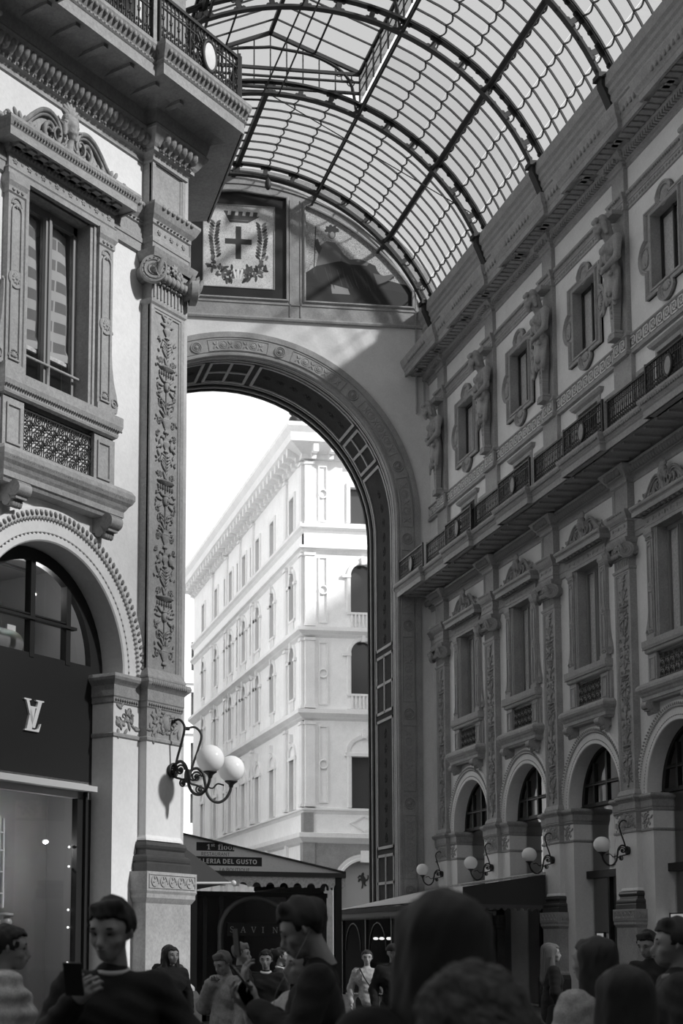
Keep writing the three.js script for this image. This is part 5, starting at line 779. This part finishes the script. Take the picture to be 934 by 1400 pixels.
  { const gs = poly([[0, 0], [14, 0], [14, 6.85], [0, 6.85]]); for (const c of [3.13, 7.4, 11.7]) gs.holes.push(new THREE.Path([[c - 1.72, .02], [c + 1.72, .02], ...arcPath(c, 4.65, 1.72, 0, Math.PI, 20)].map((q) => new THREE.Vector2(...q)))); const gm = G(.32, .85, { map: stoneTex }); mesh('ground_storey', extr(gs, .01, .07, 4), gm, b); mesh('ground_corner', [bb(-.12, .5, 0, 6.85, -.4, .16), bb(-.08, .45, 7.4, 8.4, -.4, .12)], gm, b); }
  mesh('building_core', bb(.5, 14, 0, 27.6, -33, -.5), BM.wall, b);
  mesh('roof', [extr(poly([[-.8, 28.7], [14, 28.7], [14, 30.6], [2.4, 30.6]]), -33, .7, 2)], BM.roof, b);
  mesh('roof_rail', [bar([.2, 29.6, .9], [12, 29.6, .9], .04), ...[.5, 1.4, 2.3, 3.2, 4.1, 5].map((x) => bar([x, 28.7, .9], [x, 30.2, .9], .035))], M.iron, b);
  mesh('roof_finial', [sph(.35, .3, .35, -.6, 28.9, .6, 8, 6), ...[0, 1, 2, 3, 4].map((i) => leaf(-.6, 29.1, .6, 1.57 + (i - 2) * .5, .22, .07, .06))], M.iron, b);
  const c = top('far_building', 'distant pale street building beyond the long side facade', 'building'); c.position.set(8, 0, -122);
  const sh = poly([[0, 0], [22, 0], [22, 29], [0, 29]]), ws = []; for (let i = 0; i < 5; i++) for (let k = 0; k < 6; k++) { sh.holes.push(rectHole(1.2 + i * 3, 2.4 + i * 3, 3 + k * 4.2, 5.4 + k * 4.2)); ws.push([1.2 + i * 3, 3 + k * 4.2]); }
  mesh('wall_plate', extr(sh, -.5, 0, 2), BM.wall, c); for (const [x, y] of ws) mesh('pane', bb(x, x + 1.2, y, y + 2.4, -.4, -.36), BM.pane, c); for (let k = 0; k < 6; k++) mesh('string_course', bb(0, 22, 1.9 + k * 4.2, 2.1 + k * 4.2, 0, .2), BM.trim, c);
}

{
  const n = top('added_shade_block', 'tall block outside the view, added to shade the corner building', 'building'); n.position.set(34.5, 0, -66); mesh('walls', bb(0, 14, 0, 29.2, -9, 9), BM.wall, n); mesh('eaves', bb(-.5, 14, 29.2, 29.8, -9.5, 9.5), BM.trim, n);  // unseen block put in only to shade the lower street facade
}
{
  const n = top('street_block', 'long street block facing the side facade, hidden behind the corner pilaster', 'building'); n.position.set(7.5, 0, -64);
  const sh = poly([[0, 0], [54, 0], [54, 27], [0, 27]]), ws = []; for (let i = 0; i < 12; i++) for (let k = 0; k < 5; k++) { const u = 2 + i * 4.2, v = 3 + k * 4.8; sh.holes.push(rectHole(u, u + 1.3, v, v + 2.6)); ws.push([u, v]); }
  const f = sub('facade', n); f.rotation.y = Math.PI / 2; mesh('wall_plate', extr(sh, -.4, 0, 2), BM.wall, f); for (const [u, v] of ws) mesh('pane', bb(u, u + 1.3, v, v + 2.6, -.3, -.28), BM.pane, f);
  mesh('core', bb(-28, -.6, 0, 27, -54, 0), BM.wall, n); mesh('cornice', bb(-.3, .6, 26.6, 27.3, -54, 0), BM.trim, n);
}
// ---------- people ----------
const SK = G(.24, .6), HAIRD = G(.012, .7), HAIRL = G(.10, .7), EYE_ = G(.02, .3), LIP = G(.16, .6);
const cache = {}; const memo = (k, f) => cache[k] ??= f();
const skull = [[0, 1.665, -.025, 0, 1.655, .012, .083, .080], [0, 1.60, .02, 0, 1.57, .045, .062, .046], [0, 1.548, .066, 0, 1.548, .07, .022, .02]];
const faceL = [...skull, [0, 1.638, .086, 0, 1.600, .108, .009, .015], [-.042, 1.652, .07, .042, 1.652, .07, .016, .016], [-.045, 1.605, .055, -.04, 1.6, .06, .022, .02], [.045, 1.605, .055, .04, 1.6, .06, .022, .02], [0, 1.575, .088, 0, 1.577, .088, .014, .014], [-.083, 1.635, -.012, -.086, 1.615, -.01, .014, .01, 2.2], [.083, 1.635, -.012, .086, 1.615, -.01, .014, .01, 2.2], [0, 1.58, -.02, 0, 1.45, -.028, .046, .050]];
const headGeo = (c) => memo('h' + c, () => { const f = caps(faceL, .022); return nets((x, y, z) => f(x, y, z) + .009 * Math.exp(-((Math.abs(x) - .033) ** 2 + (y - 1.636) ** 2) / .00022) * (z > 0 ? 1 : 0), [-.12, 1.44, -.14], [.12, 1.78, .15], c); });
function hairGeo(style, c) {
  return memo('r' + style + c, () => {
    const cap = caps([[0, 1.672, -.030, 0, 1.668, .012, .094, .089]], .02); let f;
    const wav = (x, y, z) => .003 * Math.sin(x * 120 + y * 60) * Math.sin(z * 110) + .003 * Math.sin(x * 47 + z * 60);
    const face = (x, y, z, lim = 1.703) => Math.max(.028 - z - (y - 1.62) * .25, y - lim - (Math.abs(x) > .05 ? (.05 - Math.abs(x)) * .6 : 0), Math.abs(x) - .083);
    if (style === 'short') { const t = caps([[-.045, 1.742, .055, .05, 1.748, .035, .022, .028], [0, 1.735, -.02, 0, 1.70, -.085, .05, .045]], .03), low = (x, y, z) => (z > -.035 ? 1.632 : 1.632 - Math.min(1, (-.035 - z) / .03) * .07) - y; f = (x, y, z) => Math.max(smin(cap(x, y, z), t(x, y, z), .03), -face(x, y, z), low(x, y, z)) + wav(x, y, z); }
    else if (style === 'bun') { const t = caps([[0, 1.69, -.11, 0, 1.70, -.13, .05, .045], [0, 1.62, -.08, 0, 1.56, -.075, .05, .03]], .03); f = (x, y, z) => Math.max(smin(cap(x, y, z), t(x, y, z), .02), -face(x, y, z), (z > -.04 ? 1.62 : 1.55) - y) + wav(x, y, z); }
    else if (style === 'cap') { const t = caps([[0, 1.70, .08, 0, 1.69, .13, .035, .02]], .02); f = (x, y, z) => Math.max(smin(cap(x, y, z) - .008, t(x, y, z), .02), 1.665 - y); }
    else if (style === 'hood') { const t = caps([[0, 1.70, -.03, 0, 1.60, -.06, .12, .125], [-.1, 1.49, -.02, .1, 1.49, -.02, .085, .085]], .06); f = (x, y, z) => Math.max(t(x, y, z), z - .085 + (y - 1.6) * .1) + .006 * Math.sin(x * 61 + y * 23) * Math.sin(y * 71 + z * 40); }
    else { const L = style === 'locks' ? 1.30 : 1.38, t = caps([[-.075, 1.68, -.02, -.098, L, -.03, .035, .04], [.075, 1.68, -.02, .098, L, -.03, .035, .04], [0, 1.68, -.06, 0, L - .02, -.075, .075, .075], [-.05, 1.65, -.06, -.06, L, -.07, .05, .055], [.05, 1.65, -.06, .06, L, -.07, .05, .055]], .04); f = (x, y, z) => Math.max(smin(cap(x, y, z), t(x, y, z), .03), -face(x, y, z)) + (style === 'locks' ? .008 * Math.sin(x * 160) : wav(x, y, z)); }
    const g = nets(f, [-.22, 1.22, -.22], [.22, 1.88, .2], c);
    if (style === 'hood') { reseed(77); const P = g.attributes.position, N = g.attributes.normal; for (let i = 0; i < P.count; i++) { const d = (rnd() - .3) * .012; P.setXYZ(i, P.getX(i) + N.getX(i) * d, P.getY(i) + N.getY(i) * d - rnd() * .004, P.getZ(i) + N.getZ(i) * d); } g.computeVertexNormals(); }
    return g;
  });
}
const handGeo = (curl, c) => memo('d' + curl + c, () => {
  const L = [[-.018, .03, 0, -.024, .085, .004, .018, .013], [.018, .03, 0, .02, .088, .004, .018, .013], [0, .0, 0, 0, .07, .002, .022, .018]];
  [[-.030, .078, .030, .62], [-.011, .085, .036, .7], [.010, .086, .034, .66], [.029, .080, .026, .55]].forEach(([x, y, l, s], i) => { let py = y, pz = .004, a = curl * .7; for (let k = 0; k < 3; k++) { const q = l * [1.1, .8, .65][k], ny = py + Math.cos(a) * q, nz = pz + Math.sin(a) * q; L.push([x, py, pz, x * 1.05, ny, nz, .0092 - .0008 * k, .0085 - .0008 * k, 1, .004]); py = ny; pz = nz; a += curl; } });
  L.push([.024, .02, .004, .05, .05, .02, .013, .011, 1, .012], [.05, .05, .02, .058, .08, .034, .010, .009, 1, .006]);
  const f = caps(L, .014); return nets(f, [-.07, -.03, -.04], [.09, .2, .13], c);
});
function person(label, o) {
  const c = o.c ?? .02, fine = o.fine ?? .012, s = o.h / 1.765, bulk = o.bulk ?? .022;
  const p = top('person', label, 'person'); p.position.set(o.x, 0, o.z); p.rotation.y = o.yaw ?? 0; p.scale.setScalar(s);
  const [eR, wR] = o.R ?? [[-.27, 1.13, -.03], [-.26, .88, .06]], [eL, wL] = o.L ?? [[.27, 1.13, -.03], [.26, .88, .06]];
  const sR = [-.185, 1.405, -.015], sL = [.185, 1.405, -.015];
  const arms = (a, b) => [[...sR, ...eR, .050 + a, .042 + a], [...eR, ...wR, .042 + b, .028 + b], [...sL, ...eL, .050 + a, .042 + a], [...eL, ...wL, .042 + b, .028 + b]];
  const trunk = (a) => [[0, .97, 0, 0, 1.14, .0, .125 + a, .12 + a, 1.15], [-.075, 1.28, 0, .075, 1.28, 0, .115 + a, .115 + a, 1.1], [-.15, 1.40, -.015, .15, 1.40, -.015, .062 + a * .7, .062 + a * .7], [0, 1.42, -.015, 0, 1.47, -.02, .07 + a * .5, .055 + a * .3]];
  const st = o.step ?? .06, legs = (a) => [-1, 1].flatMap((d) => [[d * .085, .92, 0, d * .1, .5, d * st + .01, .085 + a, .056 + a], [d * .1, .5, d * st + .01, d * .1, .09, d * st * 1.5 - .02, .055 + a, .038 + a]]);
  const feet = [-1, 1].map((d) => [d * .1, .055, d * st * 1.5 - .04, d * .11, .04, d * st * 1.5 + .13, .046, .034]);
  const seg = (L, k, cell, extra) => { const f = caps(L, k); let lo = [9, 9, 9], hi = [-9, -9, -9]; for (const q of L) for (let i = 0; i < 3; i++) { const r = Math.max(q[6], q[7]) + .04; lo[i] = Math.min(lo[i], q[i] - r, q[i + 3] - r); hi[i] = Math.max(hi[i], q[i] + r, q[i + 3] + r); } return nets(extra ? (x, y, z) => extra(f(x, y, z), x, y, z) : f, lo, hi, cell); };
  const body = [seg([...trunk(-.012), ...arms(-.008, -.006), ...legs(-.012)], .05, Math.max(c, .022))];
  const hy = o.headYaw ?? 0, hp = o.headPitch ?? 0, turn = (g) => g.clone().translate(0, -1.53, 0).rotateX(hp).rotateY(hy).translate(0, 1.53, hp > 0 ? hp * .03 : 0);
  body.push(turn(headGeo(fine)));
  for (const [e, w, d, pn] of [[eR, wR, -1, o.palmR], [eL, wL, 1, o.palmL]]) { const y = V(...w).sub(V(...e)).normalize(); if (o['dir' + (d < 0 ? 'R' : 'L')]) y.set(...o['dir' + (d < 0 ? 'R' : 'L')]).normalize(); const z = V(...(pn ?? [-d, 0, .3])); z.sub(y.clone().multiplyScalar(z.dot(y))).normalize(); const x = y.clone().cross(z); body.push(handGeo(o.curl ?? .55, Math.min(fine, .008)).clone().scale(d < 0 ? 1 : -1, 1, 1).applyMatrix4(new THREE.Matrix4().makeBasis(x, y, z)).translate(...w)); }
  mesh('body', body, SK, p);
  if (!o.noFace) { for (const d of [-1, 1]) mesh('eye', turn(sph(.011, .007, .007, d * .032, 1.638, .078, 8, 6)), EYE_, p); mesh('mouth', turn(sph(.024, .006, .008, 0, 1.574, .100, 8, 6)), LIP, p); for (const d of [-1, 1]) mesh('eyebrow', turn(sph(.020, .0055, .007, d * .034, 1.661, .086, 8, 5)), HAIRD, p); }
  if (o.hair !== 'none') mesh(o.hair === 'cap' ? 'cap' : o.hair === 'hood' ? 'fluffy_hood' : 'hair', turn(hairGeo(o.hair ?? 'short', Math.max(fine, .010))), o.hairM ?? HAIRD, p);
  const cut = (q, x, y, z) => q + (o.puff ? .011 * Math.sin(y * 62) * (Math.abs(x) < .3 ? 1 : .7) : .004 * Math.sin(x * 38 + y * 22) * Math.sin(y * 47 + z * 31) + .003 * Math.sin(y * 80 + x * 30));
  const coat = [...trunk(bulk), ...arms(bulk, bulk + .004).map((q, i) => i % 2 ? [q[0], q[1], q[2], q[0] + (q[3] - q[0]) * .9, q[1] + (q[4] - q[1]) * .9, q[2] + (q[5] - q[2]) * .9, q[6], q[7]] : q), [0, o.hem ?? .86, 0, 0, 1.0, 0, .145 + bulk, .14 + bulk, 1.1]];
  mesh(o.topName ?? 'jacket', seg(coat, .03, c, cut), o.top, p);
  const collar = []; if (o.collar) { collar.push(new THREE.TorusGeometry(.062, o.collarR ?? .018, 8, 22).rotateX(Math.PI / 2 + .2).translate(0, 1.476, -.012)); mesh('collar', collar, o.collar, p); }
  mesh('trousers', seg(legs(.022), .05, Math.max(c, .024)), o.legs ?? G(.02, .9), p);
  mesh('shoes', seg(feet, .02, .016), G(.02, .5), p);
  return p;
}
const BLK = G(.010, .9, { map: clothTex }), BLK2 = G(.022, .85, { map: clothTex }), GREY = G(.30, .8, { map: clothTex }), LIGHT = G(.45, .85, { map: clothTex });
function phone(label, x, y, z, ry, rx) { const t = top('phone', label, 'phone'); t.position.set(x, y, z); t.rotation.set(rx, ry, 0, 'YXZ'); mesh('case', new THREE.BoxGeometry(.075, .15, .009), M.black, t); mesh('screen', new THREE.BoxGeometry(.068, .138, .001).translate(0, 0, .005), G(.05, .1), t); }
const R_ = (d) => d * D2R;
person('young man in a dark sweater with a white shirt collar looking down at his phone', { x: .80, z: -6.5, h: 1.83, yaw: R_(-18), headYaw: R_(-16), headPitch: .16, fine: .0065, c: .014, top: BLK, collar: G(.5, .8), collarR: .011, R: [[-.27, 1.18, .06], [-.10, 1.36, .25]], L: [[.35, 1.18, -.02], [.25, 1.20, .2]], palmR: [.3, 0, -1], curl: .8, topName: 'sweater' });
phone('phone held up by the young man in the dark sweater', .60, 1.50, -6.17, R_(-18 + 180), -.5);
person('woman in a pale puffer jacket with pinned dark hair in front of the shop window', { x: .44, z: -8.14, h: 1.74, yaw: R_(88), headPitch: .05, hair: 'bun', fine: .008, c: .016, bulk: .06, puff: true, top: G(.55, .8, { map: clothTex }), collar: G(.5, .8), R: [[-.29, 1.12, -.08], [-.2, 1.0, .14]], L: [[.29, 1.12, -.08], [.2, 1.0, .14]] });
const mp = person('tall man in black seen in profile, head bent over his phone, with an earphone cable', { x: 1.80, z: -6.95, h: 1.87, yaw: R_(-108), headPitch: .42, fine: .007, c: .015, top: BLK, R: [[-.28, 1.16, .06], [-.06, 1.27, .28]], L: [[.28, 1.16, .06], [.05, 1.29, .26]], dirR: [.1, .5, .8], palmR: [.2, .9, -.3], palmL: [-.2, .9, -.3], curl: .6 });
mesh('earphone_cable', tube([[.08, 1.62, .02], [.10, 1.5, .08], [.09, 1.36, .16], [.06, 1.28, .18], [.02, 1.22, .2], [.05, 1.17, .19]], .0016, 30, 5), G(.2, .6), mp);
phone('phone in the hands of the man in black with earphones', 1.43, 1.50, -6.85, R_(72), -.7);
person('person in a white sleeved top raising a phone behind the man in black', { x: 2.12, z: -8.5, h: 1.66, yaw: R_(-80), hair: 'short', fine: .01, c: .018, top: LIGHT, R: [[-.2, 1.26, .20], [-.06, 1.52, .34]], L: [[.2, 1.2, .16], [.06, 1.40, .34]], dirR: [.1, 1, .1], palmR: [0, .2, -1], topName: 'shirt' });
phone('phone raised upright by the person in the white top', 1.74, 1.66, -8.46, R_(100), -.1);
const crowd = [
  ['hunched old man in a shiny pale jacket with a hand at his mouth', 2.98, -15, 1.58, -60, 'short', GREY, { R: [[-.25, 1.15, .1], [-.05, 1.42, .16]], headPitch: .4, bulk: .05, curl: .9, hairM: HAIRL }],
  ['man with cropped grey hair in profile among the seated crowd', 3.6, -17.2, 1.66, 60, 'short', BLK2, { hairM: G(.12, .8) }],
  ['woman in black with long dark hair beside the stone pedestal', 3.0, -18.5, 1.62, 20, 'long', BLK, {}],
  ['person in a dark coat with a white collar in the terrace crowd', 4.1, -18.2, 1.58, -20, 'short', BLK, { collar: G(.7, .8) }],
  ['person in a dark jacket with a pale scarf turned to the terrace', 4.6, -19.5, 1.62, 70, 'bun', BLK2, { collar: G(.6, .8) }],
  ['bareheaded man in black facing the terrace sign', 5.1, -20.5, 1.68, 170, 'short', BLK, {}],
  ['woman in a dark hooded coat next to the pedestal base', 3.35, -21.0, 1.63, -30, 'long', BLK2, {}],
  ['man in a black cap and dark coat by the fringed awning', 6.12, -19.6, 1.69, -10, 'cap', BLK, { hairM: BLK2 }],
  ['woman with blonde locks in profile by the shaded pilaster', 7.94, -18.8, 1.73, 80, 'locks', BLK, { hairM: HAIRL }],
  ['short-haired man in a dark coat looking down beside a boy', 7.28, -14.8, 1.85, -60, 'short', BLK, { headPitch: .3 }],
  ['smiling boy with short dark hair beside the short-haired man', 8.42, -16.9, 1.73, -50, 'short', BLK, {}],
  ['man in a dark jacket with collar turned away beneath the dark awning', 5.0, -14.0, 1.68, 150, 'short', BLK2, { collar: G(.1, .8) }],
];
for (const [l, x, z, h, y, hair, m, e] of crowd) person(l, { x, z, h, yaw: R_(y), hair, top: m, fine: .012, c: .022, ...e });
const wm = person('woman in a pale top with a dark shoulder strap walking from the great arch', { x: 6.53, z: -22.2, h: 1.60, yaw: R_(-15), hair: 'bun', top: LIGHT, fine: .012, c: .022, bulk: .012, topName: 'blouse', hem: .95, L: [[.26, 1.16, 0], [.3, .98, .16]] });
mesh('shoulder_strap', tube([[-.12, 1.46, .05], [-.04, 1.3, .145], [.1, 1.1, .15], [.18, 1.0, .12]], .012, 16, 5), M.black, wm);
person('person with long dark hair and a pale grey sweater seen from behind', { x: 3.38, z: -7.5, h: 1.72, yaw: R_(-150), hair: 'long', top: G(.42, .9, { map: clothTex }), fine: .011, c: .018, topName: 'sweater', bulk: .035, L: [[.30, 1.15, .0], [.34, 1.22, .26]] });
person('person in a bulky black coat with dark hair blocking the shaded arches', { x: 2.50, z: -5.3, h: 1.60, yaw: R_(175), hair: 'long', top: BLK, fine: .013, c: .022, bulk: .06 });
person('man at the crowd edge in a dark jacket with a pale hood collar', { x: 4.02, z: -7.9, h: 1.82, yaw: R_(-110), hair: 'short', top: BLK2, fine: .011, c: .02, collar: GREY, bulk: .04 });
person('very dark haired person seen from behind, standing tall before the far awnings', { x: 1.24, z: -3.6, h: 1.79, yaw: R_(178), hair: 'long', top: BLK, fine: .011, c: .02, bulk: .03, noFace: true });
person('person in a fluffy grey hood seen from behind', { x: 1.05, z: -2.9, h: 1.575, yaw: R_(-170), hair: 'hood', hairM: G(.07, 1), top: G(.03, .9), fine: .009, c: .02, bulk: .05, noFace: true });
renderer.render(scene, camera);
